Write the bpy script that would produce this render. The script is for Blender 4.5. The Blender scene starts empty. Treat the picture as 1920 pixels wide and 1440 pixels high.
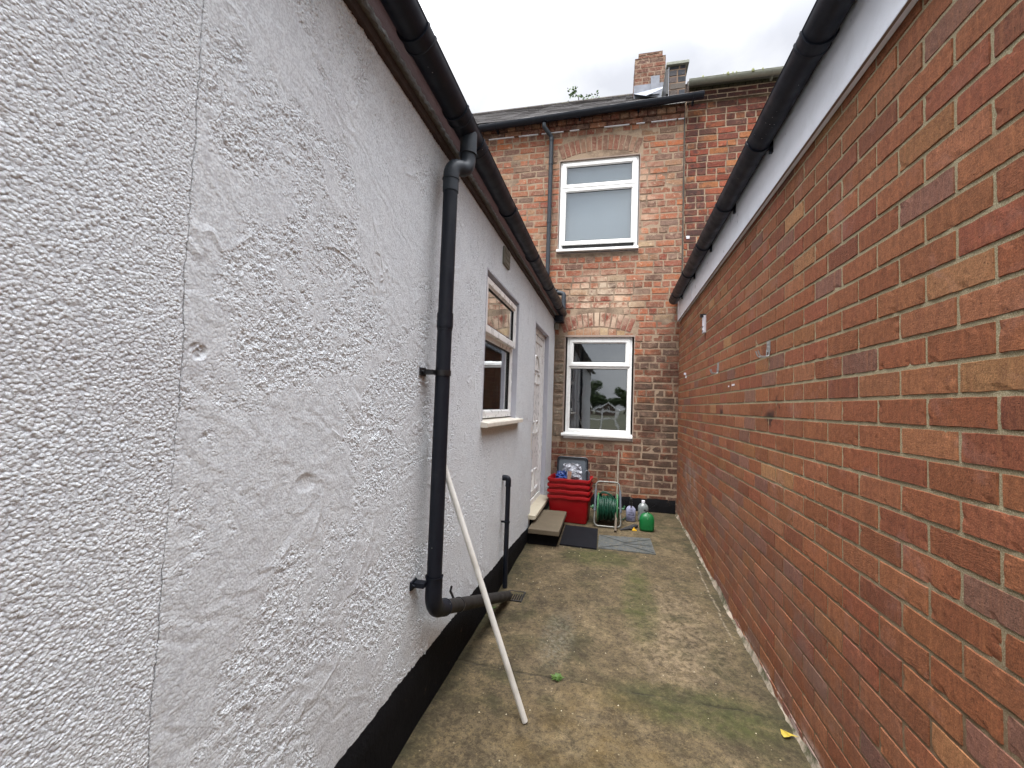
import bpy, math, random
import numpy as np
from mathutils import Vector, Matrix, noise as mnoise
random.seed(7)
S = bpy.context.scene
# ------------------------------------------------------------------ camera
W = 1920.0; F = 812.0
cd = bpy.data.cameras.new("camera"); cam = bpy.data.objects.new("camera", cd)
S.collection.objects.link(cam); S.camera = cam
cd.sensor_width = 36; cd.lens = 36 * F / W; cd.clip_start = 0.02; cd.clip_end = 2000
# rows: world axes in camera space (from the measured vanishing points)
vy = Vector((1149 - 960, -(765 - 720), -F)).normalized()
hd = Vector((1, -0.0345, 0))
vz = hd.cross(vy).normalized()
if vz.y < 0: vz = -vz
vx = vy.cross(vz)
cam.matrix_world = Matrix((vx, vy, vz)).to_4x4()
# ------------------------------------------------------------------ world, sun, exposure
SUN_EL, SUN_AZ = math.radians(64), math.radians(195)   # azimuth clockwise from +Y
wd = bpy.data.worlds.new("World"); S.world = wd; wd.use_nodes = True
nt = wd.node_tree; nt.nodes.clear()
def wn(t, **k):
    n = nt.nodes.new(t)
    for a, b in k.items(): setattr(n, a, b)
    return n
sky = wn('ShaderNodeTexSky', sky_type='NISHITA', sun_disc=False, sun_elevation=SUN_EL, sun_rotation=SUN_AZ)
tc = wn('ShaderNodeTexCoord'); mp = wn('ShaderNodeMapping'); mp.inputs['Scale'].default_value = (1.6, 1.6, 3.0)
ns = wn('ShaderNodeTexNoise'); ns.inputs['Scale'].default_value = 1.3; ns.inputs['Detail'].default_value = 7; ns.inputs['Roughness'].default_value = .5
ns.inputs['Distortion'].default_value = .5
cr = wn('ShaderNodeValToRGB'); cr.color_ramp.elements[0].position = .42; cr.color_ramp.elements[0].color = (7.4, 7.6, 8.2, 1)
cr.color_ramp.elements[1].position = .58; cr.color_ramp.elements[1].color = (11.0, 11.1, 11.4, 1)
mx = wn('ShaderNodeMix', data_type='RGBA'); mx.inputs['Factor'].default_value = .93
bg = wn('ShaderNodeBackground'); bg.inputs['Strength'].default_value = .08
# overcast sky: brighter towards the zenith
sx = wn('ShaderNodeSeparateXYZ'); mr = wn('ShaderNodeMapRange')
mr.interpolation_type = 'SMOOTHSTEP'; mr.inputs['From Min'].default_value = .60; mr.inputs['From Max'].default_value = 1.0
mr.inputs['To Min'].default_value = .385; mr.inputs['To Max'].default_value = 3.4
vm = wn('ShaderNodeVectorMath', operation='SCALE')
wo = wn('ShaderNodeOutputWorld'); L = nt.links.new
L(tc.outputs['Generated'], mp.inputs['Vector']); L(mp.outputs[0], ns.inputs['Vector']); L(ns.outputs['Fac'], cr.inputs['Fac'])
L(tc.outputs['Generated'], sx.inputs[0]); L(sx.outputs['Z'], mr.inputs['Value'])
L(sky.outputs['Color'], mx.inputs[6]); L(cr.outputs['Color'], mx.inputs[7])
L(mx.outputs[2], vm.inputs[0]); L(mr.outputs[0], vm.inputs['Scale'])
L(vm.outputs[0], bg.inputs['Color']); L(bg.outputs[0], wo.inputs['Surface'])
sl = bpy.data.lights.new("sun", 'SUN'); sl.energy = 1.4; sl.angle = math.radians(35); sl.color = (1, .97, .93)
so = bpy.data.objects.new("sun", sl); S.collection.objects.link(so)
sd = Vector((math.sin(SUN_AZ) * math.cos(SUN_EL), math.cos(SUN_AZ) * math.cos(SUN_EL), math.sin(SUN_EL)))
so.rotation_euler = sd.to_track_quat('Z', 'Y').to_euler()
S.view_settings.view_transform = 'Standard'; S.view_settings.look = 'None'
S.view_settings.exposure = 1.92; S.view_settings.gamma = 1
S.render.engine = 'CYCLES'

# ------------------------------------------------------------------ materials
def lin(r, g, b):
    f = lambda c: (c / 255 / 12.92) if c / 255 <= .04045 else ((c / 255 + .055) / 1.055) ** 2.4
    return (f(r), f(g), f(b))
def dk(c, k): return tuple(x * k for x in c)
class M:
    def __init__(s, name, rough=.8, metal=0, spec=None):
        s.m = bpy.data.materials.new(name); s.m.use_nodes = True
        s.t = s.m.node_tree; s.b = s.t.nodes['Principled BSDF']; s.out = s.t.nodes['Material Output']
        s.b.inputs['Roughness'].default_value = rough; s.b.inputs['Metallic'].default_value = metal
        if spec is not None: s.b.inputs['Specular IOR Level'].default_value = spec
        s._pos = None
    def set(s, sock, v):
        if v is None: return
        if hasattr(v, 'is_output'): s.t.links.new(v, sock)
        elif isinstance(v, tuple) and len(v) == 3 and sock.type == 'RGBA': sock.default_value = (*v, 1)
        else: sock.default_value = v
    def n(s, typ, ins=None, **k):
        n = s.t.nodes.new(typ)
        for a, b in k.items(): setattr(n, a, b)
        for i, v in (ins or {}).items(): s.set(n.inputs[i], v)
        return n
    @property
    def pos(s):
        if s._pos is None: s._pos = s.n('ShaderNodeTexCoord').outputs['Object']
        return s._pos
    def math(s, op, a, b=0.0, clamp=False):
        n = s.n('ShaderNodeMath', {0: a, 1: b}, operation=op); n.use_clamp = clamp; return n.outputs[0]
    def add(s, a, b): return s.math('ADD', a, b)
    def mul(s, a, b): return s.math('MULTIPLY', a, b)
    def scale(s, sc, vec=None, loc=(0, 0, 0)):
        return s.n('ShaderNodeMapping', {'Vector': vec or s.pos, 'Scale': sc, 'Location': loc}).outputs[0]
    def noise(s, sc, det=4, ro=.55, dist=0, vec=None):
        return s.n('ShaderNodeTexNoise', {'Vector': vec or s.pos, 'Scale': sc, 'Detail': det, 'Roughness': ro, 'Distortion': dist}).outputs['Fac']
    def voro(s, sc, vec=None, feat='F1', out='Distance'):
        return s.n('ShaderNodeTexVoronoi', {'Vector': vec or s.pos, 'Scale': sc}, feature=feat).outputs[out]
    def rng(s, v, a, b, c=0.0, d=1.0, smooth=False):
        n = s.n('ShaderNodeMapRange', {0: v, 1: a, 2: b, 3: c, 4: d}); n.clamp = True
        if smooth: n.interpolation_type = 'SMOOTHSTEP'
        return n.outputs[0]
    def mix(s, f, a, b, mode='MIX'):
        return s.n('ShaderNodeMix', {0: f, 6: a, 7: b}, data_type='RGBA', blend_type=mode).outputs[2]
    def ramp(s, f, st):
        n = s.n('ShaderNodeValToRGB', {0: f}); e = n.color_ramp.elements
        while len(e) < len(st): e.new(.5)
        for q, (p, c) in zip(e, st): q.position = p; q.color = (*c, 1)
        return n.outputs[0]
    def attr(s, name, out='Fac'): return s.n('ShaderNodeAttribute', attribute_name=name).outputs[out]
    def xyz(s):
        n = s.n('ShaderNodeSeparateXYZ', {0: s.pos}); return n.outputs
    def blob(s, axes, centre, rad, vec=None):
        """0..1 mask falling off from a centre, over two object axes"""
        o = s.xyz(); r = None
        for a, c, q in zip(axes, centre, rad):
            d = s.math('DIVIDE', s.math('SUBTRACT', o[a], c), q); d = s.mul(d, d)
            r = d if r is None else s.add(r, d)
        return s.rng(r, 1.0, 0.0, 0.0, 1.0, True)
    def col(s, c): s.set(s.b.inputs['Base Color'], c); return s
    def rough(s, v): s.set(s.b.inputs['Roughness'], v); return s
    def bump(s, h, dist=.002, st=1.0):
        b = s.n('ShaderNodeBump', {'Height': h, 'Distance': dist, 'Strength': st}); s.t.links.new(b.outputs[0], s.b.inputs['Normal']); return s
    def disp(s, h, sc):
        d = s.n('ShaderNodeDisplacement', {'Height': h, 'Midlevel': .5, 'Scale': sc}); s.t.links.new(d.outputs[0], s.out.inputs['Displacement'])
        s.m.displacement_method = 'BOTH'; return s
def simple(name, c, rough=.5, var=.15, sc=20, bump=.0004, metal=0, spec=None, dirt=0, dirtc=(.12, .1, .07)):
    m = M(name, rough, metal, spec)
    v = m.noise(sc, 5, .6)
    c1 = tuple(x * (1 - var) for x in c); c2 = tuple(min(1, x * (1 + var)) for x in c)
    k = m.mix(v, c1, c2)
    if dirt:
        k = m.mix(m.mul(m.rng(m.noise(9, 8, .7), .5, .75), dirt), k, dirtc)
    m.col(k); m.rough(m.rng(m.noise(sc * 2.3, 3), .3, .7, max(0, rough - .08), min(1, rough + .1)))
    if bump: m.bump(m.noise(sc * 12, 3), bump)
    return m.m

# painted roughcast render on the left-hand wall
def mat_render():
    m = M('painted_roughcast_render', .75, 0, .3); o = m.xyz(); y = o[1]; z = o[2]
    crack_n = m.noise(2.6, 7, .75)
    cy = m.add(.668, m.mul(m.math('SUBTRACT', crack_n, .5), .05))
    near = m.rng(m.math('SUBTRACT', y, cy), -.01, .012, 1, 0)         # 1 on the near, coarse side
    warp = m.noise(6, 3, .5)
    wv = m.n('ShaderNodeVectorMath', {0: m.pos, 1: m.n('ShaderNodeTexNoise', {'Vector': m.pos, 'Scale': 14, 'Detail': 2}).outputs['Color']}, operation='MULTIPLY_ADD')
    # pebbles
    vd = m.voro(178, m.pos, 'F1'); peb = m.math('SUBTRACT', 1, m.mul(m.mul(vd, vd), 1.5)); peb = m.mul(peb, m.rng(m.noise(70, 2), .35, .6, .55, 1.1))
    peb2 = m.noise(145, 3, .6, .0)
    fine = m.noise(340, 2, .6)
    coarse = m.add(m.mul(peb, .62), m.add(m.mul(peb2, .75), m.mul(fine, .25)))
    bigv = m.rng(m.voro(72, m.n('ShaderNodeVectorMath', {0: m.n('ShaderNodeTexNoise', {'Vector': m.pos, 'Scale': 40, 'Detail': 2}).outputs['Color'], 1: (.012, .012, .012), 2: m.pos}, operation='MULTIPLY_ADD').outputs[0], 'SMOOTH_F1'), 0, .7, 1, 0)
    big = m.add(m.mul(bigv, .55), m.mul(m.noise(60, 4, .65, .3), .45))
    # patchy trowelled area
    patch = m.math('MAXIMUM', m.rng(m.noise(2.2, 6, .62, .5), .47, .56, .04, 1.0, True), m.mul(m.rng(m.add(m.noise(3.5, 6, .7), m.mul(m.blob((1, 2), (1.05, .22), (.42, .34)), .16)), .56, .64), .9))
    smooth_patch = m.rng(m.noise(4.5, 3, .5, 1.5, m.scale((1, 1, 1.0), None, (3, 1, 7))), .38, .50, .15, 1)
    amp_far = m.mul(patch, smooth_patch)
    amp_far = m.mul(m.rng(y, 1.5, 2.1, 1, .62), amp_far)
    base_far = m.rng(y, 1.3, 1.9, .17, .42)
    amp = m.add(m.mul(near, .95), m.mul(m.math('SUBTRACT', 1, near), m.add(m.mul(amp_far, .95), base_far)))
    swirl = m.n('ShaderNodeTexWave', {'Vector': m.scale((1, .8, 1)), 'Scale': 5.5, 'Distortion': 14, 'Detail': 3, 'Detail Scale': 1.6}, wave_type='BANDS', bands_direction='DIAGONAL').outputs['Fac']
    far = m.math('SUBTRACT', 1, near)
    h = m.mul(m.math('SUBTRACT', coarse, .9), amp)
    h = m.add(h, m.mul(m.mul(m.math('SUBTRACT', big, .5), 2.6), m.mul(far, amp_far)))
    h = m.add(h, m.mul(m.mul(m.math('SUBTRACT', swirl, .5), .30), m.mul(far, m.rng(y, 1.4, 2.0, 1, .25))))
    h = m.add(h, m.mul(m.math('SUBTRACT', m.noise(3.1, 3, .5), .5), 1.2))
    rl = m.math('ABSOLUTE', m.math('SUBTRACT', m.noise(1.5, 4, .55, .6, m.scale((1, 1, 1), None, (0, 4, 2))), .5))
    h = m.add(h, m.mul(m.mul(m.rng(rl, 0, .018, 1, 0), m.rng(m.noise(5, 2), .45, .6)), m.mul(far, .7)))
    # crack and two knocks
    cl = m.math('ABSOLUTE', m.math('SUBTRACT', y, cy))
    crack = m.mul(m.rng(cl, 0, .0016, 1, 0), m.rng(m.noise(7, 3), .38, .5, .45, 1))
    d1 = m.mul(m.blob((1, 2), (.705, .085), (.024, .020)), m.rng(m.noise(40, 2), .35, .5)); d2 = m.blob((1, 2), (1.05, -.235), (.05, .03)); d3 = m.blob((1, 2), (.39, .37), (.02, .02))
    h = m.math('SUBTRACT', h, m.mul(crack, .9))
    h = m.math('SUBTRACT', h, m.mul(m.mul(d1, m.rng(big, .3, .6, .5, 1)), 2.6)); h = m.math('SUBTRACT', h, m.mul(d2, .9)); h = m.math('SUBTRACT', h, m.mul(d3, .9))
    hh = m.add(h, .5)
    m.disp(hh, .0038)
    c = m.mix(m.noise(5, 6, .65), lin(208, 215, 220), lin(222, 227, 229))
    c = m.mix(m.rng(coarse, .66, .9, .32, 0), c, lin(136, 136, 144))       # grime and painted-in shade between the pebbles
    c = m.mix(m.mul(m.rng(m.noise(1.3, 6, .7), .52, .7), .3), c, lin(168, 167, 172))
    c = m.mix(m.mul(crack, .6), c, lin(90, 88, 90))
    # bare weathered edge by the door and drips
    c = m.mix(m.mul(m.blob((1, 2), (4.5, -.35), (.09, .26)), m.rng(m.noise(30, 4), .42, .5)), c, lin(205, 200, 188))
    m.col(c); return m.m
MAT_RENDER = mat_render()

def mat_brick(name, smear, soot, bumpd=.0012, streak=.25, tone=.66):
    """bricks take their own colour from the colour attribute"""
    m = M(name, .85, 0, .25); c = m.mix(1.0, m.attr('bcol', 'Color'), (tone, tone * 1.06, tone * 1.02), 'MULTIPLY'); tex = m.attr('btex')
    o = m.xyz()
    n1 = m.noise(55, 6, .7); n2 = m.noise(240, 4, .7); n3 = m.noise(9, 6, .65)
    c = m.mix(1.0, c, m.ramp(n1, [(.25, (.60, .58, .56)), (.5, (.97, .97, .97)), (.75, (1.32, 1.3, 1.26))]), 'MULTIPLY')
    c = m.mix(1.0, c, m.ramp(n2, [(.32, (.60, .58, .56)), (.5, (1, 1, 1)), (.68, (1.45, 1.42, 1.36))]), 'MULTIPLY')
    # specks of grit and pits
    sp = m.mul(m.rng(m.voro(150), .10, .03), m.rng(m.noise(20, 2), .5, .62)); c = m.mix(m.mul(sp, .8), c, lin(210, 170, 140))
    pit = m.mul(m.rng(m.voro(85, None, 'F1'), .16, .08), m.rng(m.noise(31, 2), .5, .62)); c = m.mix(m.mul(pit, .75), c, (.03, .016, .012))
    if streak:   # wash streaks running down the face
        st = m.rng(m.noise(1, 5, .6, 0, m.scale((70, 70, 5))), .5, .72); c = m.mix(m.mul(st, streak), c, lin(178, 118, 78))
        st2 = m.rng(m.noise(1, 4, .6, 0, m.scale((45, 45, 3), None, (4, 2, 0))), .52, .7); c = m.mix(m.mul(st2, streak * 1.0), c, lin(92, 46, 36))
    for (f, sc, lo, hi, col, k) in smear:
        q = m.rng(m.noise(sc, 7, .7, .6), lo, hi); c = m.mix(m.mul(q, k), c, col)
    for (axes, ce, ra, col, k, lo, hi) in soot:
        q = m.mul(m.blob(axes, ce, ra), m.rng(m.noise(7, 7, .7), lo, hi)); c = m.mix(m.mul(q, k), c, col)
    m.col(c)
    wave = m.noise(1, 4, .7, .4, m.scale((60, 60, 260)))
    h = m.add(m.add(m.mul(n1, .8), m.mul(n2, .35)), m.mul(m.mul(wave, tex), 2.6))
    h = m.math('SUBTRACT', h, m.mul(pit, 1.2))
    m.bump(h, bumpd, 1.0); return m.m
MAT_BR = mat_brick('modern_red_brick', [(0, 3.5, .56, .72, lin(150, 118, 112), .35)],
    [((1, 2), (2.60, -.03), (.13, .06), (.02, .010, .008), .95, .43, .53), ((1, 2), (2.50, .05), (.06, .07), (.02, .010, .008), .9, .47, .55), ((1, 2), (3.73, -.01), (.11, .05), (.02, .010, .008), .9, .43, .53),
     ((1, 2), (5.0, -.75), (.55, .3), lin(140, 124, 116), .7, .42, .62), ((1, 2), (3.0, -1.0), (1.9, .42), lin(100, 82, 74), .55, .40, .62),
     ((1, 2), (1.9, -1.45), (3.2, .12), lin(182, 168, 160), .7, .47, .55), ((1, 2), (5.3, -1.2), (1.0, .35), lin(130, 112, 96), .5, .42, .6)], .0028, .22, .69)
MAT_OLD = mat_brick('old_handmade_brick', [(0, 11, .48, .64, lin(152, 124, 106), .5), (0, 5, .52, .68, lin(104, 84, 74), .55), (0, 30, .50, .62, lin(140, 114, 96), .7), (0, 17, .60, .66, lin(204, 186, 164), .5)],
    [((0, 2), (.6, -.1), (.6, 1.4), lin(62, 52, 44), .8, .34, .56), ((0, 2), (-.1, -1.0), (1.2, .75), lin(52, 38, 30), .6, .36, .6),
     ((0, 2), (-.2, 1.45), (.6, .55), lin(205, 188, 165), .65, .42, .56), ((0, 2), (.3, 2.9), (.3, .9), lin(196, 172, 150), .4, .42, .56),
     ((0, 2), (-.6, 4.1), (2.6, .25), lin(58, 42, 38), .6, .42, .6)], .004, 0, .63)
MAT_NB = mat_brick('dark_red_old_brick', [(0, 13, .54, .66, lin(60, 48, 46), .75), (0, 24, .56, .68, lin(176, 128, 102), .4)],
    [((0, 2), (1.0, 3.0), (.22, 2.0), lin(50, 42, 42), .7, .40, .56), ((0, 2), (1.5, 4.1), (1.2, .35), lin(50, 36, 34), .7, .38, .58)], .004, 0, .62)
def mat_mortar(name, a, b, dark=None, foot=None):
    m = M(name, .95, 0, .2); n = m.noise(40, 6, .7)
    c = m.mix(n, a, b); c = m.mix(m.rng(m.noise(300, 2), .45, .65, 0, .35), c, lin(214, 204, 180))
    if foot: c = m.mix(m.mul(m.rng(m.xyz()[2], -.2, -.8), m.rng(m.noise(6, 6, .7), .3, .6, .45, .85)), c, foot)
    if dark: c = m.mix(m.rng(m.noise(3, 6, .7), .48, .62, 0, .7), c, dark)
    m.col(c); m.bump(m.add(m.noise(220, 4, .7), m.mul(m.noise(50, 3), 1.5)), .0018, .9); return m.m
MAT_MOR = mat_mortar('sandy_mortar', lin(118, 108, 82), lin(146, 135, 106), None, lin(94, 68, 50))
MAT_MOR_OLD = mat_mortar('old_lime_mortar', lin(118, 98, 82), lin(150, 128, 108), lin(86, 70, 60))

MAT_MOR_SOOT = mat_mortar('sooty_mortar', lin(112, 88, 76), lin(138, 114, 98), lin(84, 70, 62))
def mat_concrete():
    m = M('weathered_concrete', .9, 0, .3); o = m.xyz(); x, y = o[0], o[1]
    jy = m.add(2.345, m.mul(m.math('SUBTRACT', m.noise(3, 5, .6), .5), .09))
    nearslab = m.rng(m.math('SUBTRACT', y, jy), -.02, .02, 1, 0)
    n0 = m.noise(2.2, 8, .66, .3); n1 = m.noise(9, 9, .72, .2); n2 = m.noise(45, 7, .75); n3 = m.noise(210, 4, .75)
    c = m.ramp(n0, [(.32, lin(106, 94, 72)), (.5, lin(130, 116, 92)), (.68, lin(152, 136, 110))])
    c = m.mix(m.rng(n1, .42, .62, 0, .5), c, lin(92, 82, 62))
    c = m.mix(m.mul(m.rng(n1, .50, .36), .55), c, lin(166, 148, 118))
    # aggregate showing through on the nearer slab
    agg = m.rng(n2, .5, .62)
    c = m.mix(m.mul(agg, m.add(.3, m.mul(nearslab, .35))), c, lin(162, 144, 108))
    c = m.mix(m.mul(m.rng(m.noise(60, 6, .8, 0, m.scale((1, 1, 1), None, (5, 3, 0))), .5, .6), .65), c, lin(70, 62, 46))
    # flaking paler skin with crisp dark pits
    flake = m.rng(m.add(m.noise(24, 10, .80, .15), m.mul(m.blob((0, 1), (.40, 3.0), (.42, .85)), .10)), .555, .585)
    reg = m.math('MAXIMUM', m.blob((0, 1), (.42, 3.0), (.5, 1.1)), m.math('MAXIMUM', m.mul(m.blob((0, 1), (-.35, 3.3), (.5, 1.5)), .7), m.blob((0, 1), (.62, 4.1), (.35, .5))))
    c = m.mix(m.mul(flake, m.mul(reg, .62)), c, lin(176, 158, 132))
    # green-grey algae: large soft clouds, the joint, the foot of both walls
    al = m.rng(m.noise(1.9, 6, .7, .8), .49, .62)
    c = m.mix(m.mul(al, .62), c, lin(72, 74, 48))
    gl = m.math('MAXIMUM', m.blob((0, 1), (.22, 3.4), (.16, .75)), m.math('MAXIMUM', m.blob((0, 1), (-.1, 4.15), (.45, .3)), m.blob((0, 1), (.45, 2.3), (.6, .22))))
    c = m.mix(m.mul(gl, m.rng(n1, .36, .6, .35, .85)), c, lin(86, 92, 50))
    yel = m.mul(m.blob((0, 1), (-.05, 1.9), (.5, .6)), m.rng(m.noise(5, 6, .7), .42, .6)); c = m.mix(m.mul(yel, .5), c, lin(112, 92, 50))
    edge = m.math('MAXIMUM', m.rng(x, -.68, -.80, 0, 1), m.mul(m.rng(x, .70, .83, 0, 1), m.rng(y, 1.0, 4.5, 1, .5)))
    c = m.mix(m.mul(edge, m.rng(m.noise(12, 6, .7), .36, .56, .2, .8)), c, lin(74, 74, 52))
    dk = m.rng(m.noise(4.2, 9, .78, .6, m.scale((1, 1, 1), None, (9, 4, 1))), .56, .66); c = m.mix(m.mul(dk, .55), c, lin(66, 60, 48))
    # pale line scratched along the right side
    lx = m.math('ABSOLUTE', m.math('SUBTRACT', x, m.add(.757, m.mul(m.math('SUBTRACT', m.noise(4, 3), .5), .05))))
    scr = m.mul(m.rng(lx, .002, .010, 1, 0), m.mul(m.rng(y, 2.9, 3.2), m.rng(y, 4.3, 4.2))); scr = m.mul(scr, m.rng(m.noise(25, 3), .42, .56))
    c = m.mix(m.mul(scr, .8), c, lin(196, 184, 166))
    pale = m.mul(m.blob((0, 1), (-.3, 2.75), (.13, .42)), m.rng(n2, .44, .6)); c = m.mix(m.mul(pale, .5), c, lin(172, 170, 158))
    jd = m.math('ABSOLUTE', m.math('SUBTRACT', y, jy))
    joint = m.mul(m.rng(jd, .0, .012, 1, 0), m.rng(m.noise(8, 4), .42, .56, .12, 1)); c = m.mix(m.mul(joint, .65), c, lin(46, 44, 34))
    js = m.mul(m.rng(jd, .0, .10, 1, 0), m.rng(n1, .4, .55)); c = m.mix(m.mul(js, .4), c, lin(78, 76, 62))
    # grit and pale crumbs
    vc = m.n('ShaderNodeTexVoronoi', {'Vector': m.pos, 'Scale': 34}); rr = m.n('ShaderNodeSeparateColor', {0: vc.outputs['Color']}).outputs[0]
    cr_ = m.mul(m.rng(vc.outputs['Distance'], .16, .10), m.rng(rr, .90, .92)); c = m.mix(m.mul(cr_, .8), c, lin(205, 192, 160))
    c = m.mix(1.0, c, m.ramp(n3, [(.28, (.62, .61, .6)), (.5, (1, 1, 1)), (.72, (1.38, 1.36, 1.3))]), 'MULTIPLY')
    c = m.mix(1.0, c, m.ramp(m.noise(5.5, 10, .78, .3, m.scale((1, 1, 1), None, (2, 8, 0))), [(.34, (.60, .60, .62)), (.5, (1, 1, 1)), (.66, (1.28, 1.27, 1.24))]), 'MULTIPLY')
    c = m.mix(1.0, c, m.ramp(m.noise(26, 8, .8), [(.36, (.62, .60, .58)), (.48, (1, 1, 1)), (.64, (1.3, 1.28, 1.22))]), 'MULTIPLY')
    c = m.mix(1.0, c, (.43, .42, .40), 'MULTIPLY')
    m.col(c)
    h = m.add(m.mul(n1, 1.2), m.add(m.mul(n2, .55), m.mul(m.noise(2.5, 3), 2.0)))
    h = m.math('SUBTRACT', h, m.mul(flake, m.mul(reg, -.25))); h = m.math('SUBTRACT', h, m.mul(joint, 1.6)); h = m.add(h, m.mul(cr_, .5))
    h = m.add(h, m.mul(n3, .22))
    m.disp(m.add(m.math('SUBTRACT', h, 1.9), .5), .0042)
    return m.m
MAT_CON = mat_concrete()
def mat_slab():
    m = M('step_concrete', .9); c = m.mix(m.noise(12, 8, .7), lin(80, 71, 56), lin(106, 95, 78))
    c = m.mix(m.rng(m.noise(90, 4, .8), .52, .66, 0, .5), c, lin(64, 58, 44)); m.col(c); m.bump(m.noise(130, 5, .7), .0015); return m.m
MAT_SLAB = mat_slab()
def mat_black_paint():
    m = M('black_bitumen_paint', .7, 0, .06); c = m.mix(m.noise(14, 6, .7), (.004, .004, .005), (.013, .013, .014))
    c = m.mix(m.rng(m.noise(17, 8, .75, .5), .63, .70, 0, .6), c, lin(92, 76, 62)); m.col(c)
    m.bump(m.add(m.noise(60, 5, .7), m.noise(9, 3)), .004, 1); return m.m
MAT_TAR = mat_black_paint()
def mat_pvc_black(name, c, rough, dirt=.35):
    m = M(name, rough, 0, .32); d = m.noise(18, 6, .7)
    k = m.mix(d, tuple(x * .8 for x in c), tuple(x * 1.3 for x in c))
    k = m.mix(m.mul(m.rng(m.noise(7, 8, .75, .4), .55, .72), dirt), k, lin(88, 88, 86))
    k = m.mix(m.mul(m.rng(m.voro(40), .09, .05), m.rng(m.noise(6, 2), .56, .62)), k, lin(170, 172, 170))
    m.col(k); m.rough(m.rng(m.noise(12, 5), .3, .7, rough - .1, rough + .2)); m.bump(m.noise(90, 3), .0003, .6); return m.m
MAT_PIPE = mat_pvc_black('black_plastic_pipe', (.005, .007, .013), .48, .14)
MAT_GUT = mat_pvc_black('black_plastic_gutter', (.006, .009, .017), .46, .16)
MAT_PIPE_GREY = mat_pvc_black('weathered_plastic_pipe', (.022, .028, .036), .5, .3)
MAT_WASTE = mat_pvc_black('dusty_brown_plastic_pipe', (.018, .0165, .0155), .65, .2)
MAT_UPVC = simple('white_upvc', lin(226, 227, 226), .3, .03, 6, .0001, 0, .5, .22, lin(176, 168, 150))
MAT_UPVC2 = simple('aged_white_upvc', lin(212, 206, 194), .4, .05, 6, .0001, 0, .4, .5, lin(160, 148, 120))
MAT_FASC = simple('white_painted_fascia', lin(228, 232, 240), .35, .05, 4, .0003, 0, .4, .18, lin(150, 150, 150))
MAT_UNDER = simple('stained_fascia_underside', lin(132, 116, 104), .8, .3, 14, .001)
def mat_redfascia():
    m = M('peeling_red_brown_board', .7); c = m.mix(m.noise(1, 7, .7, 0, m.scale((20, 3, 20))), lin(44, 16, 13), lin(78, 32, 24))
    c = m.mix(m.rng(m.noise(1, 7, .75, 0, m.scale((50, 8, 50))), .56, .66, 0, .8), c, lin(92, 74, 62)); m.col(c); m.bump(m.noise(1, 6, .7, 0, m.scale((90, 12, 90))), .002); return m.m
MAT_RFAS = mat_redfascia()
MAT_DKW = simple('dark_brown_eaves', lin(62, 48, 42), .85, .4, 16, .002)
MAT_LEAD = simple('old_grey_flashing', lin(104, 104, 100), .6, .4, 22, .002, 0, .4, .6, lin(50, 48, 44))
MAT_LEADW = simple('pale_lead_flashing', lin(112, 116, 126), .65, .4, 9, .002, .1)
MAT_SLATE = simple('blue_grey_slate', lin(88, 90, 98), .7, .35, 12, .002, 0, .4, .4, lin(130, 116, 104))
def mat_roof():
    m = M('old_slate_roof', .8); br = m.n('ShaderNodeTexBrick', {'Vector': m.scale((1, 1, 1)), 'Color1': (*lin(70, 62, 60), 1), 'Color2': (*lin(66, 60, 58), 1), 'Mortar': (*lin(34, 31, 30), 1),
        'Scale': 1.0, 'Mortar Size': .012, 'Brick Width': .3, 'Row Height': .2})
    c = m.mix(m.rng(m.noise(14, 8, .7), .50, .68, 0, .6), br.outputs[0], lin(112, 110, 84)); m.col(c); m.bump(m.add(br.outputs['Fac'], m.noise(60, 4)), -.004); return m.m
MAT_ROOF = mat_roof()
MAT_BUFF = simple('moss_grey_asbestos_gutter', lin(136, 138, 128), .85, .25, 12, .002, 0, .3, .5, lin(96, 98, 78))
def mat_glass():
    m = M('window_glass'); t = m.t
    lw = m.n('ShaderNodeFresnel', {'IOR': 1.5}); f = m.add(m.math('MULTIPLY', lw.outputs[0], 2.0, True), .13); f = m.math('MINIMUM', f, .92)
    tr = m.n('ShaderNodeBsdfTransparent', {'Color': (.80, .84, .85, 1)}); gl = m.n('ShaderNodeBsdfGlossy', {'Color': (.93, .97, 1, 1), 'Roughness': .02})
    bp = m.n('ShaderNodeBump', {'Height': m.noise(2.2, 2), 'Distance': .004, 'Strength': .45}); t.links.new(bp.outputs[0], gl.inputs['Normal'])
    mi = m.n('ShaderNodeMixShader', {0: f, 1: tr.outputs[0], 2: gl.outputs[0]}); t.links.new(mi.outputs[0], m.out.inputs['Surface']); return m.m
MAT_GLASS = mat_glass()
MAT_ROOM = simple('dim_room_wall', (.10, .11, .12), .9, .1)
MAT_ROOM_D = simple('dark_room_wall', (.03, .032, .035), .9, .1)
MAT_BLIND = simple('pale_roller_blind', lin(214, 224, 232), .8, .03)
MAT_SEAL_GAP = simple('black_seal_and_gap_shade', (.012, .012, .012), .6)
MAT_RED = simple('red_plastic', lin(142, 9, 17), .45, .1, 9, .0003, 0, .35, .15, lin(110, 60, 50))
MAT_CLEARGREY = simple('grey_clear_plastic', lin(84, 91, 99), .35, .2, 12, .001)
MAT_DKGREY = simple('dark_grey_plastic', lin(26, 30, 38), .45)
MAT_BAG = simple('crumpled_pale_plastic', lin(140, 143, 152), .35, .16, 14, .001, 0, .6)
MAT_BLUE = simple('blue_plastic', lin(26, 54, 116), .5, .2, 18)
MAT_CARD = simple('brown_paper_label', lin(140, 108, 92), .8, .15, 40)
MAT_ALU = simple('dull_aluminium_tube', lin(116, 116, 112), .5, .1, 30, .0002, .6)
MAT_GREENP = simple('pale_green_plastic', lin(62, 112, 76), .45, .1, 18)
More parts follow.
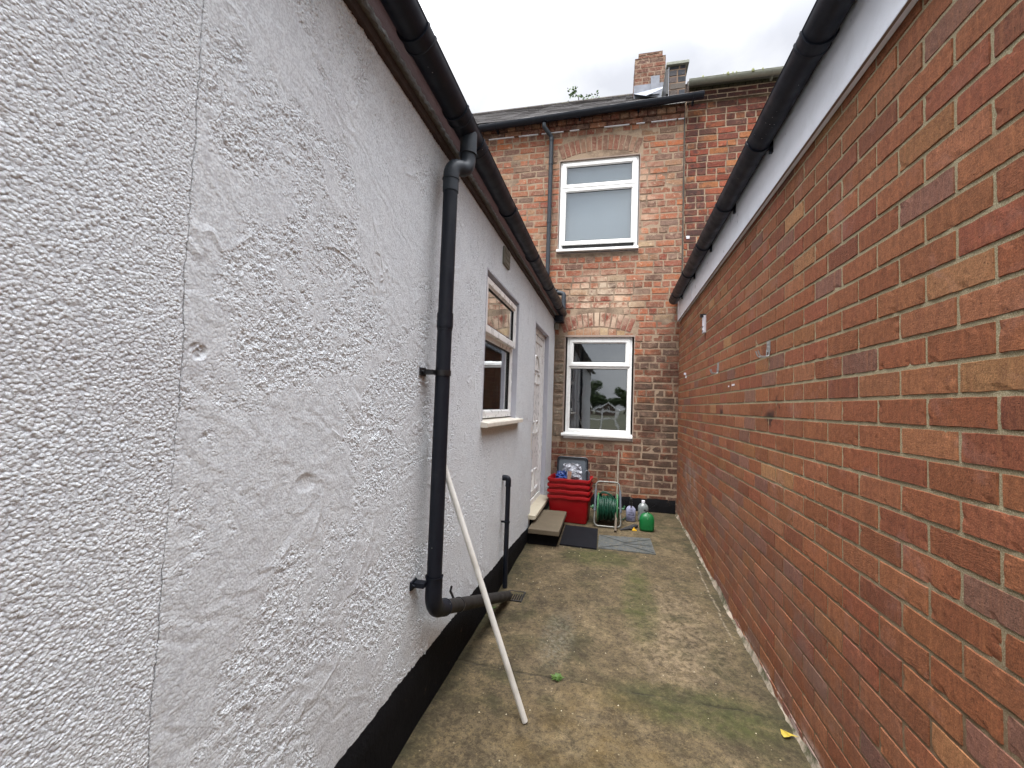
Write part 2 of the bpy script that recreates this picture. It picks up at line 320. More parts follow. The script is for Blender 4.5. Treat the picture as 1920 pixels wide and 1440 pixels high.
MAT_HOSE = simple('dark_green_hose', lin(10, 58, 42), .42, .2, 30)
MAT_GREEN = simple('bright_green_plastic', lin(8, 92, 44), .42, .12, 16, .0004, 0, .45)
MAT_BROOM = simple('weathered_grey_wood', lin(92, 82, 70), .8, .2, 40, .0008)
MAT_BOTTLE = simple('milky_clear_plastic', lin(108, 114, 114), .28, .1, 20, .0003, 0, .6)
MAT_WHITEP = simple('white_plastic', lin(214, 214, 222), .4, .05, 20)
MAT_LAV = simple('pale_lilac_plastic', lin(138, 140, 166), .4, .08, 20)
MAT_INK = simple('dark_print', lin(66, 66, 88), .6)
MAT_BLK = simple('black_plastic', (.012, .012, .013), .4)
MAT_YEL = simple('yellow_plastic', lin(196, 152, 34), .5)
MAT_RUB = simple('charcoal_rubber', (.008, .0085, .011), .85, .3, 60, .002, 0, .12)
MAT_LEATH = simple('dusty_grey_fabric', lin(38, 38, 40), .8, .4, 40, .002)
MAT_GALV = simple('galvanised_metal', lin(170, 172, 172), .4, .15, 40, .0003, .8)
def mat_panel():
    m = M('worn_patterned_metal', .6, .25); c = m.mix(m.noise(16, 7, .7), lin(62, 66, 66), lin(96, 100, 100))
    c = m.mix(m.rng(m.voro(42, m.scale((1, .6, 1))), .26, .2, 0, .8), c, lin(48, 50, 49)); c = m.mix(m.rng(m.noise(22, 6, .75), .50, .64, 0, .6), c, lin(112, 104, 84))
    m.col(c); m.bump(m.voro(42, m.scale((1, .6, 1))), .002); return m.m
MAT_PANEL = mat_panel()
MAT_POLE = simple('white_plastic_tube', lin(216, 215, 210), .4, .04, 30, .0002, 0, .5, .4, lin(150, 140, 120))
MAT_VENT = simple('weathered_vent_plastic', lin(118, 116, 105), .7, .15, 25, .001)
MAT_LEAF = M('leaf_green', .6); MAT_LEAF.col(MAT_LEAF.mix(MAT_LEAF.noise(30, 3), lin(44, 72, 24), lin(84, 112, 44))); MAT_LEAF = MAT_LEAF.m
MAT_LEAFY = simple('yellow_leaf', lin(170, 148, 50), .6, .1, 60)
MAT_BARK = simple('bark', lin(84, 74, 62), .9, .3, 30, .004)
MAT_TREE = M('tree_foliage', .7); MAT_TREE.col(MAT_TREE.mix(MAT_TREE.noise(1.5, 4), (.03, .06, .018), (.09, .13, .035))); MAT_TREE = MAT_TREE.m
MAT_GROUND = M('garden_ground', .95); MAT_GROUND.col(MAT_GROUND.ramp(MAT_GROUND.noise(1.1, 7, .65), [(.35, lin(46, 54, 28)), (.55, lin(66, 64, 44)), (.7, lin(84, 76, 58))])); MAT_GROUND = MAT_GROUND.m

# ------------------------------------------------------------------ mesh helpers
class MB:
    def __init__(s): s.v = []; s.f = []; s.mi = []
    def face(s, idx, mi=0): s.f.append(tuple(idx)); s.mi.append(mi)
    def add(s, vs, fs, mi=0):
        b = len(s.v); s.v += [tuple(p) for p in vs]
        for f in fs: s.face([b + i for i in f], mi)
    def box(s, x0, x1, y0, y1, z0, z1, mi=0, P=None):
        vs = [(x, y, z) for z in (z0, z1) for y in (y0, y1) for x in (x0, x1)]
        fs = [(0, 2, 3, 1), (4, 5, 7, 6), (0, 1, 5, 4), (2, 6, 7, 3), (0, 4, 6, 2), (1, 3, 7, 5)]
        if P: vs = [P(*p) for p in vs]
        s.add(vs, fs, mi)
    def tube(s, pts, r, seg=12, caps=True, mi=0, closed=False):
        pts = [Vector(p) for p in pts]; n = len(pts)
        rr = r if isinstance(r, (list, tuple)) else [r] * n
        t0 = (pts[1] - pts[0]).normalized(); up = Vector((0, 0, 1)) if abs(t0.z) < .9 else Vector((1, 0, 0))
        u = t0.cross(up).normalized(); b = len(s.v); pt = t0
        for i, p in enumerate(pts):
            if closed: t = (pts[(i + 1) % n] - pts[i - 1]).normalized()
            else: t = (pts[min(i + 1, n - 1)] - pts[max(i - 1, 0)]).normalized()
            q = pt.rotation_difference(t); u = q @ u; u = (u - t * u.dot(t)).normalized(); pt = t; w = t.cross(u)
            # mitre scale
            for k in range(seg):
                a = 2 * math.pi * k / seg; s.v.append(tuple(p + (u * math.cos(a) + w * math.sin(a)) * rr[i]))
        for i in range(n if closed else n - 1):
            j = (i + 1) % n
            for k in range(seg):
                k2 = (k + 1) % seg; s.face((b + i * seg + k, b + i * seg + k2, b + j * seg + k2, b + j * seg + k), mi)
        if caps and not closed:
            s.face([b + k for k in range(seg)][::-1], mi); s.face([b + (n - 1) * seg + k for k in range(seg)], mi)
    def lathe(s, prof, seg=24, at=(0, 0, 0), axis='Z', mi=0, sx=1, sy=1):
        b = len(s.v); ax, ay, az = at
        for r, z in prof:
            for k in range(seg):
                a = 2 * math.pi * k / seg; c, d = r * math.cos(a) * sx, r * math.sin(a) * sy
                s.v.append((ax + c, ay + d, az + z) if axis == 'Z' else (ax + z, ay + c, az + d))
        for i in range(len(prof) - 1):
            for k in range(seg):
                k2 = (k + 1) % seg; s.face((b + i * seg + k, b + i * seg + k2, b + (i + 1) * seg + k2, b + (i + 1) * seg + k), mi)
        if prof[0][0] > 1e-4: s.face([b + k for k in range(seg)][::-1], mi)
        if prof[-1][0] > 1e-4: s.face([b + (len(prof) - 1) * seg + k for k in range(seg)], mi)
    def loft(s, loops, closed_ends=(True, True), mi=0):
        b = len(s.v); n = len(loops[0])
        for l in loops: s.v += [tuple(p) for p in l]
        for i in range(len(loops) - 1):
            for k in range(n):
                k2 = (k + 1) % n; s.face((b + i * n + k, b + i * n + k2, b + (i + 1) * n + k2, b + (i + 1) * n + k), mi)
        if closed_ends[0]: s.face([b + k for k in range(n)][::-1], mi)
        if closed_ends[1]: s.face([b + (len(loops) - 1) * n + k for k in range(n)], mi)
    def build(s, name, mats, parent=None, smooth=None, bevel=0, attrs=None, flip=False, solid=0):
        me = bpy.data.meshes.new(name)
        me.from_pydata(s.v, [], [f[::-1] for f in s.f] if flip else s.f); 
        mats = mats if isinstance(mats, (list, tuple)) else [mats]
        for q in mats: me.materials.append(q)
        if len(mats) > 1: me.polygons.foreach_set('material_index', s.mi)
        for k, (typ, dat) in (attrs or {}).items():
            a = me.attributes.new(k, typ, 'POINT'); a.data.foreach_set('color' if typ == 'FLOAT_COLOR' else 'value', np.array(dat, dtype=np.float32).ravel())
        me.update()
        o = bpy.data.objects.new(name, me); S.collection.objects.link(o)
        if smooth is not None:
            me.polygons.foreach_set('use_smooth', [True] * len(me.polygons))
            if smooth < 179:
                me.set_sharp_from_angle(angle=math.radians(smooth))
        if solid:
            q = o.modifiers.new('solidify', 'SOLIDIFY'); q.thickness = solid; q.offset = 0
        if bevel:
            q = o.modifiers.new('bevel', 'BEVEL'); q.width = bevel; q.segments = 2; q.limit_method = 'ANGLE'; q.angle_limit = math.radians(40)
        if parent is not None: o.parent = parent; o.matrix_parent_inverse = parent.matrix_world.inverted()
        return o
def tag(o, label=None, cat=None, group=None, kind=None):
    if label: o['label'] = label
    if cat: o['category'] = cat
    if group: o['group'] = group
    if kind: o['kind'] = kind
    return o
def empty(name, loc, label, cat, group=None):
    o = bpy.data.objects.new(name, None); S.collection.objects.link(o); o.location = loc; o.empty_display_size = .1
    o.matrix_world = Matrix.Translation(loc); return tag(o, label, cat, group)
def fillet(pts, r, n=6):
    pts = [Vector(p) for p in pts]; out = [pts[0]]
    for i in range(1, len(pts) - 1):
        a, b, c = pts[i - 1], pts[i], pts[i + 1]; d1 = (a - b).normalized(); d2 = (c - b).normalized()
        rr = min(r, (a - b).length * .49, (c - b).length * .49); p0 = b + d1 * rr; p1 = b + d2 * rr
        for k in range(n + 1):
            t = k / n; out.append(p0 * (1 - t) ** 2 + b * 2 * t * (1 - t) + p1 * t * t)
    out.append(pts[-1]); return out
def gz(y):
    xs = [-60, 2.8, 4.0, 5.0, 6.1, 60]; zs = [-1.425, -1.425, -1.385, -1.362, -1.35, -1.35]
    return float(np.interp(y, xs, zs))
def rrect(cx, cy, w, d, r, z, n=5, rot=0):
    out = []
    for (sx_, sy_, a0) in ((1, 1, 0), (-1, 1, 90), (-1, -1, 180), (1, -1, 270)):
        for k in range(n + 1):
            a = math.radians(a0 + 90 * k / n); out.append((sx_ * (w / 2 - r) + r * math.cos(a), sy_ * (d / 2 - r) + r * math.sin(a)))
    c, s_ = math.cos(rot), math.sin(rot)
    return [(cx + x * c - y * s_, cy + x * s_ + y * c, z) for x, y in out]

# wall planes: (u along, v up, w outwards) -> world
XR = .833; XL = -.82; YB = 6.05
PR = lambda u, v, w: (XR - w, u, v)
PL = lambda u, v, w: (XL + w, u, v)
PB = lambda u, v, w: (u, YB - w, v)

def brickwork(mb, P, u0, u1, v0, v1, course, blen, joint, phase, vphase, pal, holes, rnd, depth=.006, jit=.0008, chamfer=.002, nx=4, nz=2,
              cols=None, texs=None, hdr=0.0, skip=None, palfn=None, flip=False, pushvar=.0008, sink=0, vary=.14, clip=None, chip=0):
    """one mesh of individually shaped bricks standing proud of a mortar bed"""
    r0 = int(math.floor((v0 - vphase) / course)); r1 = int(math.ceil((v1 - vphase) / course))
    hdr_row_off = rnd.randint(0, 3)
    for r in range(r0, r1):
        b0 = vphase + r * course; lo = b0 + joint / 2; hi = b0 + course - joint / 2
        lo = max(lo, v0); hi = min(hi, v1)
        if hi - lo < .008: continue
        off = phase + (blen / 2 if r % 2 else 0)
        u = off + math.floor((u0 - off) / blen) * blen - blen
        header_row = hdr > 0 and (r + hdr_row_off) % 4 == 0
        while u < u1:
            L_ = blen / 2 if (header_row or rnd.random() < hdr * .35) else blen
            if hdr: L_ *= rnd.uniform(.93, 1.07)
            a = u + joint / 2; b = u + L_ - joint / 2; u += L_
            a = max(a, u0); b = min(b, u1)
            if b - a < .012: continue
            # clip against holes
            segs = [(a, b)]
            for (h0, h1, g0, g1) in holes:
                if hi > g0 + .004 and lo < g1 - .004:
                    ns_ = []
                    for (p, q) in segs:
                        if q <= h0 or p >= h1: ns_.append((p, q)); continue
                        if p < h0: ns_.append((p, h0 - .001))
                        if q > h1: ns_.append((h1 + .001, q))
                    segs = ns_
            for (p, q) in segs:
                if q - p < .012: continue
                if skip and skip((p + q) / 2, (lo + hi) / 2, p, q): continue
                if clip:
                    n_ = max(2, int((q - p) / .012)); ok = [not (clip(p + (q - p) * (k_ + .5) / n_, lo) or clip(p + (q - p) * (k_ + .5) / n_, hi)) for k_ in range(n_)]
                    if not all(ok):
                        best = None; st_ = None
                        for k_ in range(n_ + 1):
                            if k_ < n_ and ok[k_]: st_ = k_ if st_ is None else st_
                            elif st_ is not None:
                                if best is None or k_ - st_ > best[1] - best[0]: best = (st_, k_)
                                st_ = None
                        if best is None: continue
                        p, q = p + (q - p) * best[0] / n_, p + (q - p) * best[1] / n_
                        if q - p < .03: continue
                c = palfn(rnd, (p + q) / 2, (lo + hi) / 2) if palfn else rnd.choice(pal)
                k = rnd.uniform(1 - vary, 1 + vary); c = tuple(x * k * rnd.uniform(.97, 1.03) for x in c); tx = 1.0 if rnd.random() < .16 else rnd.uniform(0, .25)
                push = rnd.uniform(-pushvar, pushvar) - sink
                n_x = max(1, int(round(nx * (q - p) / blen)))
                tu = rnd.uniform(-1, 1) * pushvar; tv = rnd.uniform(-1, 1) * pushvar
                base = len(mb.v); us = [p] + [p + chamfer + (q - p - 2 * chamfer) * i / n_x for i in range(n_x + 1)] + [q]
                vs = [lo] + [lo + chamfer + (hi - lo - 2 * chamfer) * i / nz for i in range(nz + 1)] + [hi]
                for j, vv in enumerate(vs):
                    for i, uu in enumerate(us):
                        rim = i in (0, len(us) - 1) or j in (0, len(vs) - 1)
                        cx_, cv_ = uu + rnd.uniform(-jit, jit), vv + rnd.uniform(-jit, jit)
                        w = -depth - .004 if rim else push + tu * ((uu - p) / (q - p) - .5) + tv * ((vv - lo) / (hi - lo) - .5) + rnd.uniform(-.3, .3) * jit
                        if chip and not rim and (i in (1, len(us) - 2) or j in (1, len(vs) - 2)) and rnd.random() < chip * (2.5 if i in (1, len(us) - 2) and j in (1, len(vs) - 2) else 1): w -= rnd.uniform(.0008, .0035)
                        mb.v.append(P(cx_, cv_, w)); cols.append((*c, 1)); texs.append(tx)
                nu = len(us)
                for j in range(len(vs) - 1):
                    for i in range(nu - 1):
                        q4 = (base + j * nu + i, base + j * nu + i + 1, base + (j + 1) * nu + i + 1, base + (j + 1) * nu + i)
                        mb.face(q4[::-1] if flip else q4, 0)
def sheet(mb, P, u0, u1, v0, v1, w, holes, mi, cols, texs, flip=False):
    """flat bed with rectangular holes"""
    us = sorted({u0, u1, *[h[0] for h in holes], *[h[1] for h in holes]}); us = [u for u in us if u0 <= u <= u1]
    vs = sorted({v0, v1, *[h[2] for h in holes], *[h[3] for h in holes]}); vs = [v for v in vs if v0 <= v <= v1]
    for i in range(len(us) - 1):
        for j in range(len(vs) - 1):
            cu, cv = (us[i] + us[i + 1]) / 2, (vs[j] + vs[j + 1]) / 2
            if any(h[0] < cu < h[1] and h[2] < cv < h[3] for h in holes): continue
            b = len(mb.v)
            for (p, q) in ((us[i], vs[j]), (us[i + 1], vs[j]), (us[i + 1], vs[j + 1]), (us[i], vs[j + 1])):
                mb.v.append(P(p, q, w)); cols.append((.5, .5, .5, 1)); texs.append(0)
            f = (b, b + 1, b + 2, b + 3); mb.face(f[::-1] if flip else f, mi)
def wall_obj(mb, name, mats, parent, cols, texs):
    return mb.build(name, mats, parent, attrs={'bcol': ('FLOAT_COLOR', cols), 'btex': ('FLOAT', texs)})

# ------------------------------------------------------------------ ground
g = MB(); g.add([(-300, -300, -1.46), (300, -300, -1.46), (300, 300, -1.46), (-300, 300, -1.46)], [(0, 1, 2, 3)])
tag(g.build('ground', MAT_GROUND), kind='structure')
def grid_mesh(us, vs, P, holes=()):
    us = np.asarray(us); vs = np.asarray(vs); nu, nv = len(us), len(vs)
    U, V = np.meshgrid(us, vs); x, y, z = P(U.ravel(), V.ravel())
    co = np.stack([x + 0 * U.ravel(), y + 0 * U.ravel(), z + 0 * U.ravel()], 1).astype(np.float32)
    i, j = np.meshgrid(np.arange(nu - 1), np.arange(nv - 1)); i = i.ravel(); j = j.ravel()
    cu = (us[i] + us[i + 1]) / 2; cv = (vs[j] + vs[j + 1]) / 2; keep = np.ones(len(i), bool)
    for h in holes: keep &= ~((cu > h[0]) & (cu < h[1]) & (cv > h[2]) & (cv < h[3]))
    i = i[keep]; j = j[keep]; q = np.stack([j * nu + i, j * nu + i + 1, (j + 1) * nu + i + 1, (j + 1) * nu + i], 1).astype(np.int32)
    return co, q
def mesh_np(name, co, q, mat, parent=None, smooth=True):
    me = bpy.data.meshes.new(name); me.vertices.add(len(co)); me.vertices.foreach_set('co', co.ravel())
    me.loops.add(len(q) * 4); me.loops.foreach_set('vertex_index', q.ravel()); me.polygons.add(len(q))
    me.polygons.foreach_set('loop_start', np.arange(0, len(q) * 4, 4, dtype=np.int32)); 
    me.polygons.foreach_set('use_smooth', np.full(len(q), smooth)); me.materials.append(mat); me.update(calc_edges=True); me.validate()
    o = bpy.data.objects.new(name, me); S.collection.objects.link(o)
    if parent is not None: o.parent = parent; o.matrix_parent_inverse = parent.matrix_world.inverted()
    return o
def graded(a, b, s0, k, snap=()):
    """positions from a to b with spacing growing with |y|"""
    out = [a]; u = a
    while u < b:
        u += max(s0, s0 * k * abs(u)); out.append(min(u, b))
    for s_ in snap:
        i = int(np.argmin([abs(o - s_) for o in out])); out[i] = s_
    return sorted(set(out))
ys = graded(-4.5, 1.2, .03, 1) + graded(1.2, 6.06, .0042, 1.1)[1:]
GZX = np.array([-60, 2.8, 4.0, 5.0, 6.1, 60]); GZZ = np.array([-1.425, -1.425, -1.385, -1.362, -1.35, -1.35])
co, q = grid_mesh(np.linspace(-.86, .86, 290), ys, lambda u, v: (u, v, np.interp(v, GZX, GZZ)))
path = mesh_np('concrete_path', co, q, MAT_CON); tag(path, kind='structure')
# garden paving behind the photographer
g = MB(); g.box(-6, 6, -14, -4.5, -1.46, -1.43); tag(g.build('pavement', MAT_SLAB), kind='structure')

# ------------------------------------------------------------------ left: rendered extension
ext = empty('rendered_extension', (XL, 3, -1.42), 'long single storey extension with pale grey painted render, a black painted foot and black gutter', 'building')
WIN = (2.69, 3.67, -.145, .883); DOOR = (4.53, 5.50, -1.15, .885)
us = graded(-.6, 6.049, .0027, .95, (WIN[0], WIN[1], DOOR[0], DOOR[1]))
us = [-4.5, -3, -2, -1.3, -.95, -.8, -.7] + us
vs = list(np.arange(-1.43, 1.201, .0030)); vs[-1] = 1.2
for s_ in (WIN[2], WIN[3], DOOR[2], DOOR[3]): vs[int(np.argmin([abs(o - s_) for o in vs]))] = s_
co, q = grid_mesh(us, vs, lambda u, v: (np.full_like(u, XL), u, v), [WIN, DOOR]); q = q[:, ::1]
mesh_np('wall', co, q, MAT_RENDER, ext)
g = MB()   # reveals of the two openings, set just inside the render
for (a, b, lo, hi) in (WIN, DOOR):
    t = .012; d = .15
    g.box(XL - d, XL + .001, a - t, a, lo - .02, hi + t); g.box(XL - d, XL + .001, b, b + t, lo - .02, hi + t)
    g.box(XL - d, XL + .001, a, b, hi, hi + t)
    g.build('reveal', simple('painted_reveal', lin(176, 178, 188), .8, .06, 30, .002), ext); g = MB()
# the rest of the building's shell
g = MB(); g.box(-4.4, -4.2, -4.5, 6.0, -1.45, 1.2); g.box(-4.2, XL - .02, -4.5, -4.3, -1.45, 1.2)
g.build('side_wall', simple('grey_masonry_paint', lin(176, 176, 184), .8), ext)
g = MB(); g.add([(-.76, -4.55, 1.385), (-.76, 6.04, 1.385), (-4.5, 6.04, 2.4), (-4.5, -4.55, 2.4), (-.76, -4.55, 1.41), (-.76, 6.04, 1.41), (-4.5, 6.04, 2.43), (-4.5, -4.55, 2.43)],
    [(0, 1, 2, 3), (7, 6, 5, 4), (0, 4, 5, 1), (1, 5, 6, 2), (2, 6, 7, 3), (3, 7, 4, 0)]); g.build('roof', MAT_ROOF, ext)
# black foot, with a hand-painted top edge
g = MB(); rr = random.Random(3); ys_ = np.arange(-4.5, 4.531, .03); rows = 7
for i, y in enumerate(ys_):
    top = np.interp(y, [-4.5, 1.2, 1.94, 2.78, 3.7, 4.53], [-1.13, -1.136, -1.148, -1.162, -1.20, -1.25]) + .012 * mnoise.noise((y * 3, 1, 0)) + .006 * mnoise.noise((y * 17, 5, 0))
    for k in range(rows):
        z = -1.44 + (top + 1.44) * k / (rows - 1); w = (.012 + .005 * mnoise.noise((y * 4, z * 9, 2))) if k < rows - 1 else -.004
        g.v.append((XL + w, float(y), float(z)))
for i in range(len(ys_) - 1):
    for k in range(rows - 1):
        a = i * rows + k; g.face((a, a + rows, a + rows + 1, a + 1))
g.build('painted_foot', MAT_TAR, ext, smooth=180)
g = MB(); g.box(XL - .01, XL + .010, 5.50, 6.04, -1.44, -1.26); g.build('painted_foot', MAT_TAR, ext)
g = MB(); g.box(XL - .1, XL + .010, 4.53, 5.50, -1.44, -1.17); g.build('painted_foot', MAT_TAR, ext)
# eaves: dark brown strip, corrugated flashing, red-brown fascia
g = MB(); g.box(XL - .02, XL + .018, -4.5, 6.035, 1.2, 1.237); g.build('dark_eaves_strip', MAT_DKW, ext, bevel=.003)
g = MB(); n = 700
for i in range(n + 1):
    y = -4.5 + (6.03 + 4.5) * i / n; w = .004 * math.sin(i * 2.1) + .004 * mnoise.noise((y * 9, 0, 0)); wz = .005 * mnoise.noise((y * 5, 3, 0))
    g.v += [(XL + .012 + w, y, 1.237 + wz), (XL + .028 + w, y, 1.243 + wz), (XL + .026 - w, y, 1.272 + wz), (XL + .01, y, 1.278)]
for i in range(n):
    for k in range(3): a = i * 4 + k; g.face((a, a + 4, a + 5, a + 1))
g.build('corrugated_flashing', MAT_LEAD, ext, smooth=40, solid=.002)
g = MB(); g.box(XL - .02, XL + .022, -4.5, 6.035, 1.27, 1.40); g.build('fascia', MAT_RFAS, ext, bevel=.002)
# half-round gutters ------------------------------------------------------------
def gutter(name, x, y0, y1, z0, z1, r, mat, parent, joints, clips, fx, side, axis='Y'):
    """half-round channel from y0 to y1, falling from z0 to z1; joints = sockets; clips = brackets back to the fascia at fx"""
    g = MB(); seg = 18; t = .0035
    T = (lambda a, b, c: (a, b, c)) if axis == 'Y' else (lambda a, b, c: (b, a, c))
    def ring(y, zc, R, r2):
        o = []
        for k in range(seg + 1):
            a = math.pi + math.pi * k / seg; o.append(T(x + R * math.cos(a), y, zc + R * math.sin(a)))
        for k in range(seg, -1, -1):
            a = math.pi + math.pi * k / seg; o.append(T(x + r2 * math.cos(a), y, zc + r2 * math.sin(a)))
        return o
    N = 40; zf = lambda y: z0 + (z1 - z0) * (y - y0) / (y1 - y0)
    g.loft([ring(y0 + (y1 - y0) * i / N, zf(y0 + (y1 - y0) * i / N) + .0015 * mnoise.noise((i * .6, x, 0)), r, r - t) for i in range(N + 1)])
    for sg in (-1, 1): g.tube([T(x + sg * (r - .001), y0, z0 + .002), T(x + sg * (r - .001), y1, z1 + .002)], .004, 6)
    for ye in (y0, y1):
        e = [T(x + r * math.cos(math.pi + math.pi * k / seg), ye, zf(ye) + r * math.sin(math.pi + math.pi * k / seg)) for k in range(seg + 1)]
        e2 = [(p[0], p[1] + .004, p[2]) if axis == 'Y' else (p[0] + .004, p[1], p[2]) for p in e]; g.loft([e, e2])
    o = g.build(name, mat, parent, smooth=50)
    for yj in joints:
        j = MB(); w = .035
        for (dy, rr_) in ((-w, r + .0045), ): pass
        j.loft([ring(yj - w, zf(yj - w), r + .001, r - t), ring(yj - w, zf(yj - w), r + .007, r - t), ring(yj - w + .012, zf(yj), r + .007, r - t), ring(yj - w + .014, zf(yj), r + .004, r - t),
                ring(yj + w - .014, zf(yj), r + .004, r - t), ring(yj + w - .012, zf(yj), r + .007, r - t), ring(yj + w, zf(yj + w), r + .007, r - t), ring(yj + w, zf(yj + w), r + .001, r - t)])
        j.build('socket', mat, o, smooth=40)
    for yj in clips:
        j = MB(); w = .011
        j.loft([ring(yj - w, zf(yj - w), r + .0012, r), ring(yj - w, zf(yj - w), r + .008, r), ring(yj + w, zf(yj + w), r + .008, r), ring(yj + w, zf(yj + w), r + .0012, r)])
        if not side: j.build('bracket', mat, o, smooth=40); continue
        xa = x + side * (r - .01)
        for lo_, hi_ in ((-.072, -.005),):
            a, b = sorted((xa, fx)); zc = zf(yj)
            c = [T(a, yj - w, zc + lo_), T(b, yj - w, zc + lo_), T(b, yj - w, zc + hi_), T(a, yj - w, zc + hi_)]
            d = [T(a, yj + w, zc + lo_), T(b, yj + w, zc + lo_), T(b, yj + w, zc + hi_), T(a, yj + w, zc + hi_)]
            j.loft([c, d])
        j.build('bracket', mat, o, smooth=40)
    return o
gutter('gutter', -.712, -4.5, 6.0, 1.335, 1.295, .056, MAT_GUT, ext, [1.36, 1.78, 2.03], [.4, 2.75, 3.65, 4.6, 5.5], XL + .022, 0)
# outlet box at the far end and the house's elbow that feeds it
g = MB(); g.box(-.80, -.69, 5.86, 6.03, 1.16, 1.245); g.build('outlet_box', MAT_GUT, ext, bevel=.006)
g = MB(); g.box(-.735, -.697, 5.856, 5.86, 1.175, 1.23); g.build('outlet_face', MAT_PIPE_GREY, ext, bevel=.0015)
g = MB(); g.box(-.80, -.76, 5.93, 5.97, 1.06, 1.15); g.box(-.815, -.80, 5.92, 5.98, 1.07, 1.14); g.build('cable_box', MAT_VENT, ext, bevel=.003)
# main downpipe with swan neck
PX = -.745; PY = 1.815; PRAD = .033
dp = MB()
dp.tube([(PX, PY, .99), (PX, PY, -.80)], PRAD, 28); dpo = dp.build('downpipe', MAT_PIPE, ext, smooth=40)
OX, OY = -.700, 1.905
e = MB(); e.tube(fillet([(OX, OY, 1.22), (OX, OY, 1.105), (PX, PY, 1.085), (PX, PY, .96)], .058, 9), PRAD + .003, 28)
e.build('swan_neck', MAT_PIPE_GREY, dpo, smooth=40)
e = MB(); e.tube([(OX, OY, 1.285), (OX, OY, 1.185)], PRAD + .007, 28); e.tube([(OX, OY, 1.185), (OX, OY, 1.180)], PRAD + .010, 28)
e.build('outlet', MAT_PIPE_GREY, dpo, smooth=40)
e = MB()
for z in (1.02,): e.tube([(PX, PY, z + .002), (PX, PY, z - .004)], PRAD + .006, 28)
e.build('collar', MAT_PIPE_GREY, dpo, smooth=40); e = MB(); e.tube([(PX, PY, .335), (PX, PY, .40)], PRAD + .0035, 28); e.tube([(PX, PY, .325), (PX, PY, .335)], PRAD + .0015, 28); e.build('coupling', MAT_PIPE, dpo, smooth=40)
for z in (.13, -.785):
    e = MB(); e.tube([(PX, PY, z - .012), (PX, PY, z + .012)], PRAD + .004, 28); e.box(XL + .004, PX - .02, PY - .066, PY - .026, z - .010, z + .010)
    e.box(XL + .0, XL + .008, PY - .085, PY - .03, z - .018, z + .018); e.tube([(XL, PY - .075, z + .005), (XL + .02, PY - .075, z - .0)], .005, 8)
    e.build('pipe_clip', MAT_PIPE if z < 0 else MAT_BLK, dpo, smooth=40)
# foot bend and sloping run to the gully
P0 = (PX, PY, -.76); P1 = (PX, PY, -.905); P2 = (-.705, 3.10, -1.372)
e = MB(); d = (Vector(P2) - Vector(P1)).normalized()
e.tube(fillet([P0, P1, Vector(P1) + d * .14], .075, 10), PRAD + .004, 28); e.build('foot_bend', MAT_PIPE, dpo, smooth=40)
e = MB(); e.tube([Vector(P0), Vector(P0) - Vector((0, 0, .006))], PRAD + .0065, 28); e.build('socket', MAT_PIPE, dpo, smooth=40); e = MB(); e.tube([Vector(P1) + d * .13, Vector(P1) + d * .137], PRAD + .0065, 28); e.build('socket', MAT_PIPE, dpo, smooth=40)
e = MB(); e.tube([Vector(P1) + d * .10, Vector(P2)], PRAD, 28); run = e.build('sloping_pipe', MAT_WASTE, dpo, smooth=40)
e = MB(); p = Vector(P1) + d * .33; e.tube([p - d * .008, p + d * .008], PRAD + .003, 28); e.tube([p + Vector((-.02, -.02, .035)), p + Vector((-.035, -.03, .075)), p + Vector((-.03, -.03, .10))], .006, 8)
e.build('pipe_clip', MAT_BLK, dpo, smooth=40)
# thin waste pipe
e = MB(); e.tube(fillet([(XL - .01, 3.30, -.57), (-.775, 3.30, -.57), (-.775, 3.30, -1.40)], .022, 6), .0185, 18); wp = e.build('waste_pipe', MAT_PIPE, ext, smooth=40)
e = MB(); e.tube(fillet([(XL, 3.30, -.57), (-.775, 3.30, -.57), (-.775, 3.30, -.63)], .02, 6), .0215, 18); e.tube([(-.775, 3.30, -.628), (-.775, 3.30, -.634)], .024, 18)
e.build('elbow', MAT_PIPE, wp, smooth=40)
e = MB(); e.tube([(-.775, 3.30, -.90), (-.775, 3.30, -.912)], .0225, 18); e.box(XL, -.785, 3.29, 3.31, -.912, -.90); e.build('pipe_clip', MAT_PIPE, wp, smooth=40)
# vent high on the wall
g = MB(); g.box(XL - .01, XL + .014, 3.055, 3.235, 1.045, 1.175)
v = g.build('wall_vent', MAT_VENT, ext, bevel=.003)
g = MB()
for k in range(3): g.box(XL + .014, XL + .019, 3.07, 3.22, 1.056 + k * .038, 1.084 + k * .038)
g.build('louvre', MAT_VENT, v, bevel=.003)

